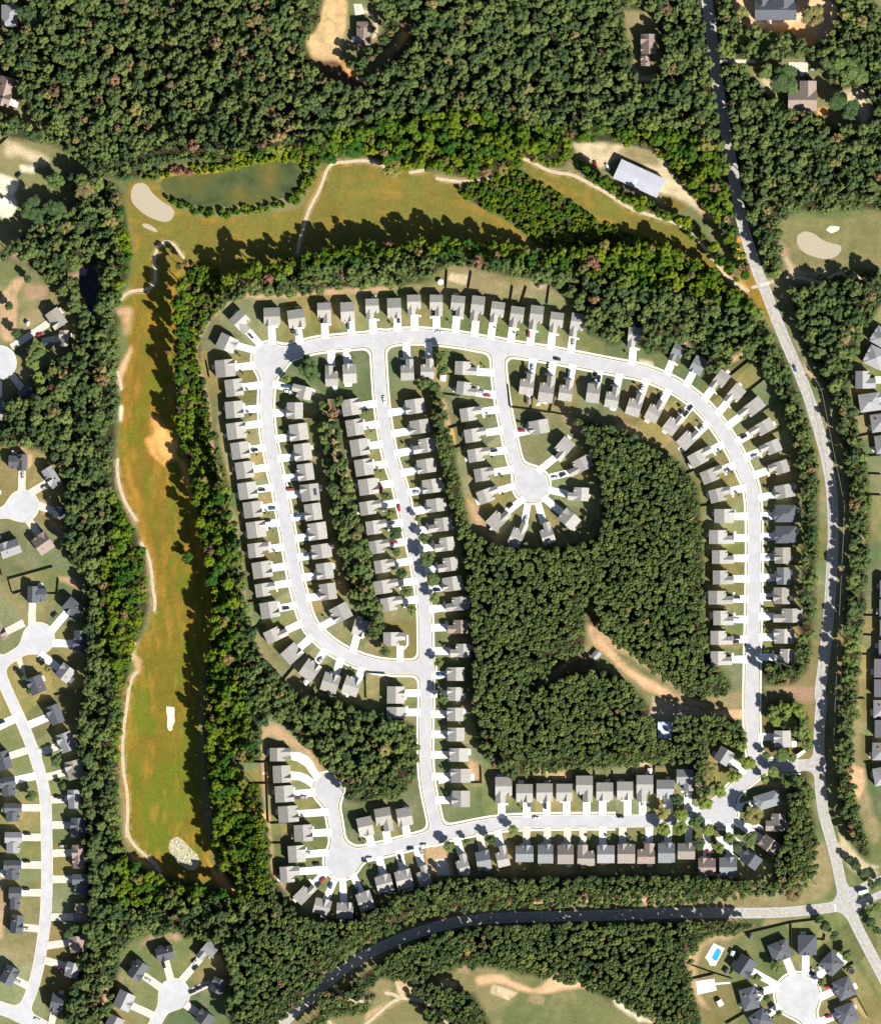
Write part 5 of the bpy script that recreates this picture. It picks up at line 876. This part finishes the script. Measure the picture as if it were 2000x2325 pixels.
NF = fbm(22, 88)
trees = []; shr = []
for i_ in range(150000):
    x = tr.uniform(-318, 318); y = tr.uniform(-366, 366)
    if sample(SHF, x, y) < -.4:
        r = tr.uniform(1.2, 2.5)
        if not (sample(BLOCK, x, y) or sample(PF, x, y) < .3 or sample(WF, x, y) < .2 or sample(SF, x, y) < 1.5) and fits(x, y, r, .5):
            put(x, y, r); shr.append((x, y, r))
        continue
    f = sample(FOR, x, y)
    if f > -.8 or sample(BAD, x, y): continue
    pine = sample(PINE, x, y) < 0 or (y < W(0, 1760)[1] and x > W(560, 0)[0])
    r = tr.uniform(1.9, 3.1) if pine else tr.uniform(2.5, 5.2)*(.8+.4*sample(NF, x, y))
    if i_ > 80000: r = tr.uniform(1.8, 2.6)
    if i_ > 110000: break
    if f > -r*.4: continue
    if not fits(x, y, r, .64 if not pine else .53): continue
    put(x, y, r); trees.append((x, y, r, pine))
print('trees', len(trees), 'shrubs', len(shr))
def real_tree(x, y, r, h, kind, name='tree', me=None, tm=None, base=(3.0, 15.0)):
    t = empty(name, (x, y, 0), tr.uniform(0, 6.28)); sx_ = r/base[0]; sz = h/base[1]
    c = child('crown', me or CR[int(tr.integers(0, 6)) if kind != 'p' else 6+int(tr.integers(0, 3))], t, (0, 0, 0)); c.scale = (sx_, sx_*tr.uniform(.9, 1.1), sz)
    k = child('trunk', tm or TR, t, (0, 0, 0)); k.scale = (max(.6, sx_), max(.6, sx_), sz)
    c['hue'], c['vivid'], c['autumn'] = attrs(x, y, kind); return t
KN = {'d': 'broad green', 'p': 'dark evergreen', 'y': 'yellow-green', 'o': 'brownish autumn'}
for (X, Y, r, k) in yard:
    t = real_tree(X, Y, r, min(14, 3.6+r*1.45), k if k != 'd' else 'g')
    pend(t, f"{KN[k]} tree near {near_ref(X, Y)}", 'tree', 'trees standing in the gardens')
nind = max(0, 296-len(yard)); 
vis = [t for t in trees if abs(t[0]) < 296 and abs(t[1]) < 344]
vis.sort(key=lambda t: -t[2]); ind = vis[:nind]; iset = set(id(t) for t in ind)
def zone(x, y):
    px, py = x/PX+1000, 1162.5-y/PX
    if py < 560 and px < 780: return 'wood north of the pond'
    if py < 600 and px < 1640: return 'wood north of the upper fairway'
    if px > 1640 and py < 700: return 'northeastern wood beyond the highway'
    if py < 860 and px > 440: return 'wood between upper fairway and top houses'
    if px < 330: return 'wood west of the long fairway'
    if px < 620 and py < 2000: return 'wood east of the long fairway'
    if px > 1640: return 'roadside strip along the highway'
    if py > 1950: return 'wood along the southern road'
    return 'central wood behind the houses'
for (x, y, r, p) in ind:
    v = sample(SATF, x, y) < 0; z = zone(x, y)
    t = real_tree(x, y, r, 12.5+r*1.1+tr.uniform(-1.5, 1.5), 'd')
    br = [c for c in t.children if 'autumn' in c][0]['autumn'] > .15
    hu = 'brownish' if br else 'yellowish green' if v else 'dull green'
    tag(t, f"wide {hu} tree crown standing in the {z}", 'tree', hu+' wide crowns in the '+z)
rest = [t for t in trees if id(t) not in iset]

def scatter(name, pts, protos, label, cat):
    col_ = D.collections.new(name+'_forms')
    for k, (c, tmesh) in enumerate(protos):
        mbv = [tuple(v.co) for v in c.vertices]; fs = [tuple(p.vertices) for p in c.polygons]; mi = [0]*len(fs)
        if tmesh:
            n = len(mbv); mbv += [tuple(v.co) for v in tmesh.vertices]; fs += [tuple(n+q for q in p.vertices) for p in tmesh.polygons]; mi += [1]*len(tmesh.polygons)
        me = D.meshes.new(name+'_form'); me.from_pydata(mbv, [], fs); me.materials.append(M['leaf']); me.materials.append(M['bark']); me.polygons.foreach_set('material_index', mi); me.update()
        col_.objects.link(D.objects.new(f'{name}_form_{k:02d}', me))
    me = D.meshes.new(name); me.from_pydata([(p[0], p[1], 0) for p in pts], [], [])
    def A(nm, ty, data):
        a = me.attributes.new(nm, ty, 'POINT'); a.data.foreach_set('vector' if ty == 'FLOAT_VECTOR' else 'value', np.array(data, 'f4' if ty != 'INT' else 'i4').ravel())
    A('form', 'INT', [p[2] for p in pts]); A('turn', 'FLOAT_VECTOR', [(0, 0, p[3]) for p in pts]); A('size', 'FLOAT_VECTOR', [p[4] for p in pts])
    for k, nm in enumerate(('hue', 'vivid', 'autumn')): A(nm, 'FLOAT', [p[5][k] for p in pts])
    o = D.objects.new(name, me); C.objects.link(o)
    g = D.node_groups.new(name+'_spread', 'GeometryNodeTree')
    g.interface.new_socket('Geometry', in_out='INPUT', socket_type='NodeSocketGeometry'); g.interface.new_socket('Geometry', in_out='OUTPUT', socket_type='NodeSocketGeometry')
    N = g.nodes; gi = N.new('NodeGroupInput'); go = N.new('NodeGroupOutput'); iop = N.new('GeometryNodeInstanceOnPoints'); ci = N.new('GeometryNodeCollectionInfo')
    ci.inputs['Collection'].default_value = col_; ci.inputs['Separate Children'].default_value = True; ci.inputs['Reset Children'].default_value = True
    def NA(nm, ty):
        a = N.new('GeometryNodeInputNamedAttribute'); a.data_type = ty; a.inputs['Name'].default_value = nm; return a.outputs['Attribute']
    g.links.new(gi.outputs[0], iop.inputs['Points']); g.links.new(ci.outputs[0], iop.inputs['Instance'])
    iop.inputs['Pick Instance'].default_value = True; g.links.new(NA('form', 'INT'), iop.inputs['Instance Index'])
    er = N.new('FunctionNodeEulerToRotation'); g.links.new(NA('turn', 'FLOAT_VECTOR'), er.inputs[0]); g.links.new(er.outputs[0], iop.inputs['Rotation'])
    g.links.new(NA('size', 'FLOAT_VECTOR'), iop.inputs['Scale']); g.links.new(iop.outputs[0], go.inputs[0])
    md = o.modifiers.new('spread', 'NODES'); md.node_group = g
    tag(o, label, cat, kind='stuff'); return o
pts = []
for (x, y, r, p) in rest:
    h = (11.5+r*1.2+tr.uniform(-3.2, 2.6)) if r > 2.2 else tr.uniform(7, 11)
    if p: h = 13.5+r*.8+tr.uniform(-.7, .7)
    if -185 < x < -120 and y > -300: h += tr.uniform(2, 8)
    if -150 < x < 40 and 160 < y < 205: h += tr.uniform(2, 8)
    pts.append((x, y, int(tr.integers(0, 6)) if not p or tr.random() < .15 else 6+int(tr.integers(0, 3)), tr.uniform(0, 6.28), (r/3, r/3*tr.uniform(.88, 1.12), h/15), attrs(x, y)))
scatter('woodland', pts, [(c, TR) for c in CR], 'dense mixed woodland of green crowns around and between the houses', 'woodland')
def shrub_look(x, y):
    h, v, a = attrs(x, y); q = W(412, 390)
    if (x-q[0])**2+(y-q[1])**2 < 70: return 0.0, 0.0, 1.0
    north = y > W(0, 400)[1] and x < W(700, 0)[0]
    return (h+.35 if north else h*.85), v, a*.6
pts = [(x, y, int(tr.integers(0, 2)), tr.uniform(0, 6.28), (r/1.5, r/1.5, tr.uniform(1.0, 1.9)), shrub_look(x, y)) for (x, y, r) in shr]
scatter('undergrowth', pts, [(c, None) for c in SHR], 'low green scrub along the pond, fairway banks and tree lines', 'undergrowth')

# young trees in the front gardens
ny = 0
for (X, Y, ref, (pos, tgt, t)) in HOUSEREF:
    if tgt == '-' or t not in 'ABCDEFGHQ' or tr.random() > .8: continue
    x, y = pos
    if sample(BAD, x, y) and (sample(SF, x, y) < 1 or sample(DRV, x, y)): continue
    if not fits(x, y, 1.0, .9): continue
    q = real_tree(x, y, tr.uniform(.75, 1.25), tr.uniform(2.8, 4.2), 'd', 'young_tree', YT, YTT, (1.0, 3.4)); put(x, y, 1)
    for c in q.children:
        if c.name.startswith('trunk'): c.scale = (1, 1, 1)
    pend(q, f"slim young tree at {ref}", 'young tree', 'young trees in the front gardens'); ny += 1

nb = 0
for (X, Y, ref, (pos, tgt, t)) in HOUSEREF:
    if t not in 'ABCDEFGHQIJ' or tr.random() > .62: continue
    c_ = (X+(pos[0]-X)*.72+tr.uniform(-1, 1), Y+(pos[1]-Y)*.72+tr.uniform(-1, 1))
    if sample(DRV, *c_) or sample(SF, *c_) < 2.8: continue
    q = empty('garden_bush', (c_[0], c_[1], 0), tr.uniform(0, 6)); f_ = child('foliage', SHR[nb % 2], q, (0, 0, 0)); k_ = tr.uniform(.4, .7); f_.scale = (k_, k_, k_*1.1)
    f_['hue'] = float(tr.uniform(0, .8)); f_['vivid'] = 0.0; f_['autumn'] = float(tr.random() < .1)*.8
    pend(q, f"low bush at {ref}", 'bush', 'low bushes in front of the houses'); nb += 1

# ---------------------------------------------------------------- cars
CC = {'k': ('black', (.012,.013,.016)), 's': ('silver', (.36,.37,.38)), 'w': ('white', (.72,.72,.70)), 'r': ('red', (.42,.018,.02)), 'b': ('blue', (.05,.11,.20)), 'n': ('brown', (.09,.05,.035))}
def prof(mb, P, y0, y1, yi=0.0, mi=0):                      # side profile swept across the car
    a = [(x, y0+(yi if k >= 2 else 0), z) for k, (x, z) in enumerate(P)]; b = [(x, y1-(yi if k >= 2 else 0), z) for k, (x, z) in enumerate(P)]
    n = len(P); mb.poly(a, mi); mb.poly(b[::-1], mi)
    for i in range(n):
        j = (i+1) % n; mb.poly([a[j], a[i], b[i], b[j]], mi)
WH = MB(); WH.cyl((0, 0), .33, .33, -.11, .11, 14, 'y', 0); WHM = WH.mesh('wheel', [M['tyre']])
RM = MB(); RM.cyl((0, 0), .2, .2, -.12, .12, 8, 'y', 0); RMM = RM.mesh('rim', [M['rim']])
HL = MB(); HL.box(-.04, .04, -.18, .18, -.07, .07); HLM = HL.mesh('headlight', [M['lamp']])
CG = MB(); prof(CG, [(-1.75, .88), (1.05, .88), (.45, 1.36), (-1.25, 1.36)], -.80, .80, .12); CGM = CG.mesh('windows', [M['glass']])
carm = {}
for k, (nm, c_) in CC.items():
    m_ = mat('car_paint_'+nm, c_, .25, spec=.6, metal=.1); b = MB()
    b.solid([(-2.25,-.82,.28),(2.25,-.80,.28),(2.25,.80,.28),(-2.25,.82,.28)], [(-2.3,-.9,.62),(2.32,-.84,.60),(2.32,.84,.60),(-2.3,.9,.62)])
    b.solid([(-2.3,-.9,.62),(2.32,-.84,.60),(2.32,.84,.60),(-2.3,.9,.62)], [(-2.2,-.82,.94),(2.1,-.74,.84),(2.1,.74,.84),(-2.2,.82,.94)])
    b.box(-1.22, .40, -.66, .66, 1.355, 1.43)
    for s_ in (-1, 1):
        b.box(-.35, -.27, s_*.79-.02, s_*.79+.02, .9, 1.36)
    carm[k] = b.mesh('body', [m_])
def car(t, x, y, a, k):
    X, Y = W(*TP(t, x, y)); r = empty('parked_car', (X, Y, .34), -math.radians(a))
    child('body', carm[k], r, (0, 0, 0)); child('windows', CGM, r, (0, 0, 0))
    for sx_ in (-1.4, 1.4):
        for sy_ in (-.8, .8): wv = child('wheel', WHM, r, (sx_, sy_, .33)); child('rim', RMM, wv, (0, 0, 0))
    for sy_ in (-.58, .58): child('headlight', HLM, r, (2.26, sy_, .68))
    onroad = min(sample(SF, X, Y), sample(HF, X, Y), sample(OF, X, Y)) < -1.2
    if sample(SF, X, Y) < 0 or sample(OF, X, Y) < 0 or sample(HF, X, Y) < 0: r.location.z = .17
    pend(r, f"{CC[k][0]} car {'on the street by' if onroad else 'parked at'} {near_ref(X, Y)}", 'car', CC[k][0]+' cars in the streets and driveways')
for ent in CARS.replace('\n', '').split(';'):
    f = ent.split(); car(f[0], float(f[1]), float(f[2]), float(f[3]), f[4])
TW = MB(); TW.box(-3.2, 1.6, -1.15, 1.15, .9, 3.3); TW.box(-3.25, 1.65, -1.2, 1.2, 3.3, 3.38); TWM = TW.mesh('cargo_box', [M['trim']])
TC = MB(); prof(TC, [(1.7, .5), (3.6, .5), (3.6, 1.4), (2.9, 2.4), (1.7, 2.4)], -1.0, 1.0, .0); TCM = TC.mesh('cab', [M['trim']])
for ent in TRUCKS.split(';'):
    f = ent.split(); t = f[0]; X, Y = W(*TP(t, float(f[1]), float(f[2]))); r = empty('box_truck', (X, Y, .17), -math.radians(float(f[3])))
    child('cargo_box', TWM, r, (0, 0, 0)); child('cab', TCM, r, (0, 0, 0))
    for sx_ in (-2.3, 2.6):
        for sy_ in (-.95, .95): q = child('wheel', WHM, r, (sx_, sy_, .45)); q.scale = (1.35, 1.2, 1.35)
    pend(r, f"white box truck near {near_ref(X, Y)}", 'truck')

# ---------------------------------------------------------------- fences, poles, sheds, pool, trampolines
PO = MB(); PO.box(-.06, .06, -.06, .06, 0, 1.95); PO.box(-.075, .075, -.075, .075, 1.95, 2.02); POM = PO.mesh('post', [M['fence']])
for spec in FENCES:
    p = WPL(spec); c = p[len(p)//2]; r = empty('fence', (p[0][0], p[0][1], 0)); ox, oy = p[0]
    for a, b in zip(p, p[1:]):
        L = math.hypot(b[0]-a[0], b[1]-a[1]); n = max(1, round(L/4.8)); an = math.atan2(b[1]-a[1], b[0]-a[0])
        mb = MB(); mb.box(0, L, -.02, .02, .08, 1.85)
        for z in (.35, 1.0, 1.6): mb.box(0, L, .02, .06, z, z+.09)
        q = mb.build('panel', M['fence'], r); q.location = (a[0]-ox, a[1]-oy, 0); q.rotation_euler = (0, 0, an)
        for k in range(n+1): child('post', POM, r, (a[0]-ox+(b[0]-a[0])*k/n, a[1]-oy+(b[1]-a[1])*k/n, 0), an)
    mx = sum(q[0] for q in p)/len(p); my = sum(q[1] for q in p)/len(p)
    pend(r, f"wooden garden fence by {near_ref(mx, my)}", 'fence', 'wooden garden fences')
POLES = [('C', 1648, 1015), ('q', 893, 205), ('q', 806, 1965), ('J', 1255, 655), ('K', 943, 838), ('I', 1392, 640)]
PM = MB(); PM.cyl((0, 0), .19, .13, -.2, 11.5, 8); PMM = PM.mesh('shaft', [M['pole']])
XM = MB(); XM.box(-1.5, 1.5, -.08, .08, 10.6, 10.78)
XMM = XM.mesh('crossarm', [M['pole']]); INM = MB(); INM.cyl((0, 0), .08, .05, 0, .28, 8); INM = INM.mesh('insulator', [M['trim']])
pp = []
for t, x, y in POLES:
    X, Y = W(*TP(t, x, y)); r = empty('utility_pole', (X, Y, 0), .3); child('shaft', PMM, r, (0, 0, 0)); q = child('crossarm', XMM, r, (0, 0, 0))
    for k in (-1.3, -.5, .5, 1.3): child('insulator', INM, q, (k, 0, 10.78))
    pend(r, f"wooden utility pole near {near_ref(X, Y)}", 'pole', 'utility poles beside the roads'); pp.append((X, Y))
def cable(a, b, za=11.0, zb=11.0):
    mb = MB(); n = 14; P = []
    for k in range(n+1):
        t = k/n; P.append((a[0]+(b[0]-a[0])*t, a[1]+(b[1]-a[1])*t, za+(zb-za)*t-4*t*(1-t)*1.6))
    for u, v in zip(P, P[1:]):
        dx, dy = v[0]-u[0], v[1]-u[1]; L = math.hypot(dx, dy); nx_, ny_ = -dy/L*.05, dx/L*.05
        mb.solid([(u[0]-nx_,u[1]-ny_,u[2]-.04),(v[0]-nx_,v[1]-ny_,v[2]-.04),(v[0]+nx_,v[1]+ny_,v[2]-.04),(u[0]+nx_,u[1]+ny_,u[2]-.04)], [(u[0]-nx_,u[1]-ny_,u[2]+.04),(v[0]-nx_,v[1]-ny_,v[2]+.04),(v[0]+nx_,v[1]+ny_,v[2]+.04),(u[0]+nx_,u[1]+ny_,u[2]+.04)])
    o = mb.build('power_line', M['wire']); pend(o, f"thin overhead power line near {near_ref((a[0]+b[0])/2, (a[1]+b[1])/2)}", 'power line', 'power lines along the highway')
cable(W(*TP('C', 1420, 600)), pp[0]); cable(pp[0], pp[1]); cable(pp[1], pp[2]); cable(pp[2], pp[5]); cable(pp[3], pp[4])
def shed(t, x, y, a, d, w_, key, h=2.3, flat=False):
    X, Y = W(*TP(t, x, y)); s = TILE[t][2]; d = d/s*PX; w_ = w_/s*PX; r = empty('garden_shed', (X, Y, 0), -math.radians(a))
    rb = MB(); gable_y(rb, -d/2, d/2, -w_/2, w_/2, h, .12 if flat else .45); wb = MB(); wb.box(-d/2+.15, d/2-.15, -w_/2+.15, w_/2-.15, -.1, h-.16)
    wm = WALLS[3 if key == 'w' else 2]; rm = M['trim'] if key == 'w' else M['roof_'+key+'1']
    rb.build('roof', [rm, wm, M['trim']], r); wb.build('wall', [wm], r); q = child('door', DOM, r, (d/2-.1, 0, 0)); q.scale = (1, .9, .85)
    pend(r, f"{'white' if key == 'w' else RN[key]} roofed garden shed near {near_ref(X, Y)}", 'shed', 'garden sheds')
for a_ in (('J',535,1355,30,35,45,'k'),('J',478,1612,-30,45,50,'w'),('J',725,1078,20,30,35,'k'),('E',155,692,80,30,55,'g'),('B',375,922,5,48,48,'w'),('B',1070,1112,5,36,48,'n'),('B',1198,1083,15,55,90,'w'),
           ('D',1050,1600,35,40,40,'w'),('U',545,310,40,60,70,'s'),('a',112,808,15,70,60,'w'),('N',700,770,20,45,50,'s'),('J',580,1210,20,35,40,'w'),('H',1690,535,10,38,40,'w'),('b',1045,310,10,30,40,'w'),('B',1165,170,30,40,60,'n'),('P',230,480,20,25,30,'w'),('O',0,420,0,25,30,'w')): shed(*a_[:6], a_[6])
def tramp(t, x, y, r=2.1):
    X, Y = W(*TP(t, x, y)); o = empty('trampoline', (X, Y, 0)); mb = MB(); mb.cyl((0, 0), r*.86, r*.86, .84, .88, 20); mb.build('mat', M['dark'], o)
    n = 20; pb = MB(); A = [i*2*math.pi/n for i in range(n)]
    for a, b in zip(A, A[1:]+A[:1]):
        pb.solid([(r*.86*math.cos(a),r*.86*math.sin(a),.86),(r*math.cos(a),r*math.sin(a),.86),(r*math.cos(b),r*math.sin(b),.86),(r*.86*math.cos(b),r*.86*math.sin(b),.86)],
                 [(r*.86*math.cos(a),r*.86*math.sin(a),.93),(r*math.cos(a),r*math.sin(a),.93),(r*math.cos(b),r*math.sin(b),.93),(r*.86*math.cos(b),r*.86*math.sin(b),.93)])
    pb.build('rim', M['roof_b1'], o)
    for k in range(4):
        a = k*math.pi/2+.4; lb = MB(); lb.cyl((r*.95*math.cos(a), r*.95*math.sin(a)), .04, .04, 0, .86, 6); lb.build('leg', M['rim'], o)
    pend(o, f"round dark trampoline near {near_ref(X, Y)}", 'trampoline', 'garden trampolines')
tramp('A', 1318, 1370); tramp('I', 1078, 608, 2.2); tramp('J', 1540, 1355, 2.4)
X, Y = W(*TP('J', 430, 1220)); pool = empty('swimming_pool', (X, Y, 0)); tag(pool, 'blue rectangular swimming pool with white deck in the southeastern garden', 'pool')
def rel(spec, z): return [(p[0]-X, p[1]-Y, z) for p in WPL(spec)][::-1]
mb = MB(); dp = rel('J 425,1128 515,1168 440,1312 395,1308 380,1270 355,1245', 0); mb.solid([(a, b, 0) for a, b, _ in dp], [(a, b, .25) for a, b, _ in dp]); mb.build('deck', M['concrete'], pool)
mb = MB(); dp = rel('J 448,1172 462,1168 487,1188 484,1205 455,1268 440,1272 410,1252 412,1238', 0); mb.solid([(a, b, .1) for a, b, _ in dp], [(a, b, .28) for a, b, _ in dp]); mb.build('water', M['pool_water'], pool)
X, Y = W(*TP('B', 357, 145)); um = empty('parasol', (X, Y, 0)); mb = MB(); mb.cyl((0, 0), 2.1, .1, 2.2, 2.9, 8); mb.build('canopy', M['trim'], um); mb = MB(); mb.cyl((0, 0), .05, .05, 0, 2.3, 6); mb.build('pole', M['pole'], um); mb = MB(); mb.cyl((0, 0), .4, .3, 0, .15, 10); mb.build('base', M['pole'], um)
tag(um, 'round white parasol on the grass behind the top street houses', 'parasol')

# ---------------------------------------------------------------- labels that would repeat say which one they are
from collections import defaultdict
grp = defaultdict(list)
for o in PENDING: grp[o['label']].append(o)
for lab, os_ in grp.items():
    if len(os_) == 1: continue
    xs = [o.location.x for o in os_]; ys = [o.location.y for o in os_]
    ew = (max(xs)-min(xs)) > (max(ys)-min(ys))
    os_.sort(key=lambda o: o.location.x if ew else -o.location.y)
    if len(os_) == 2: wd = ('western one', 'eastern one') if ew else ('northern one', 'southern one')
    else: wd = [f"{ORD[k]} from {'west' if ew else 'north'}" for k in range(len(os_))]
    for o, q in zip(os_, wd): o['label'] = f"{lab}, {q}"
for o in scene.objects:
    if o.parent is None and 'label' in o:
        n = len(o['label'].split())
        if n > 16: 
            o['label'] = ' '.join(o['label'].replace(' the ', ' ').split()[:16]); print('long', o['label'])
print('objects', len(scene.objects))
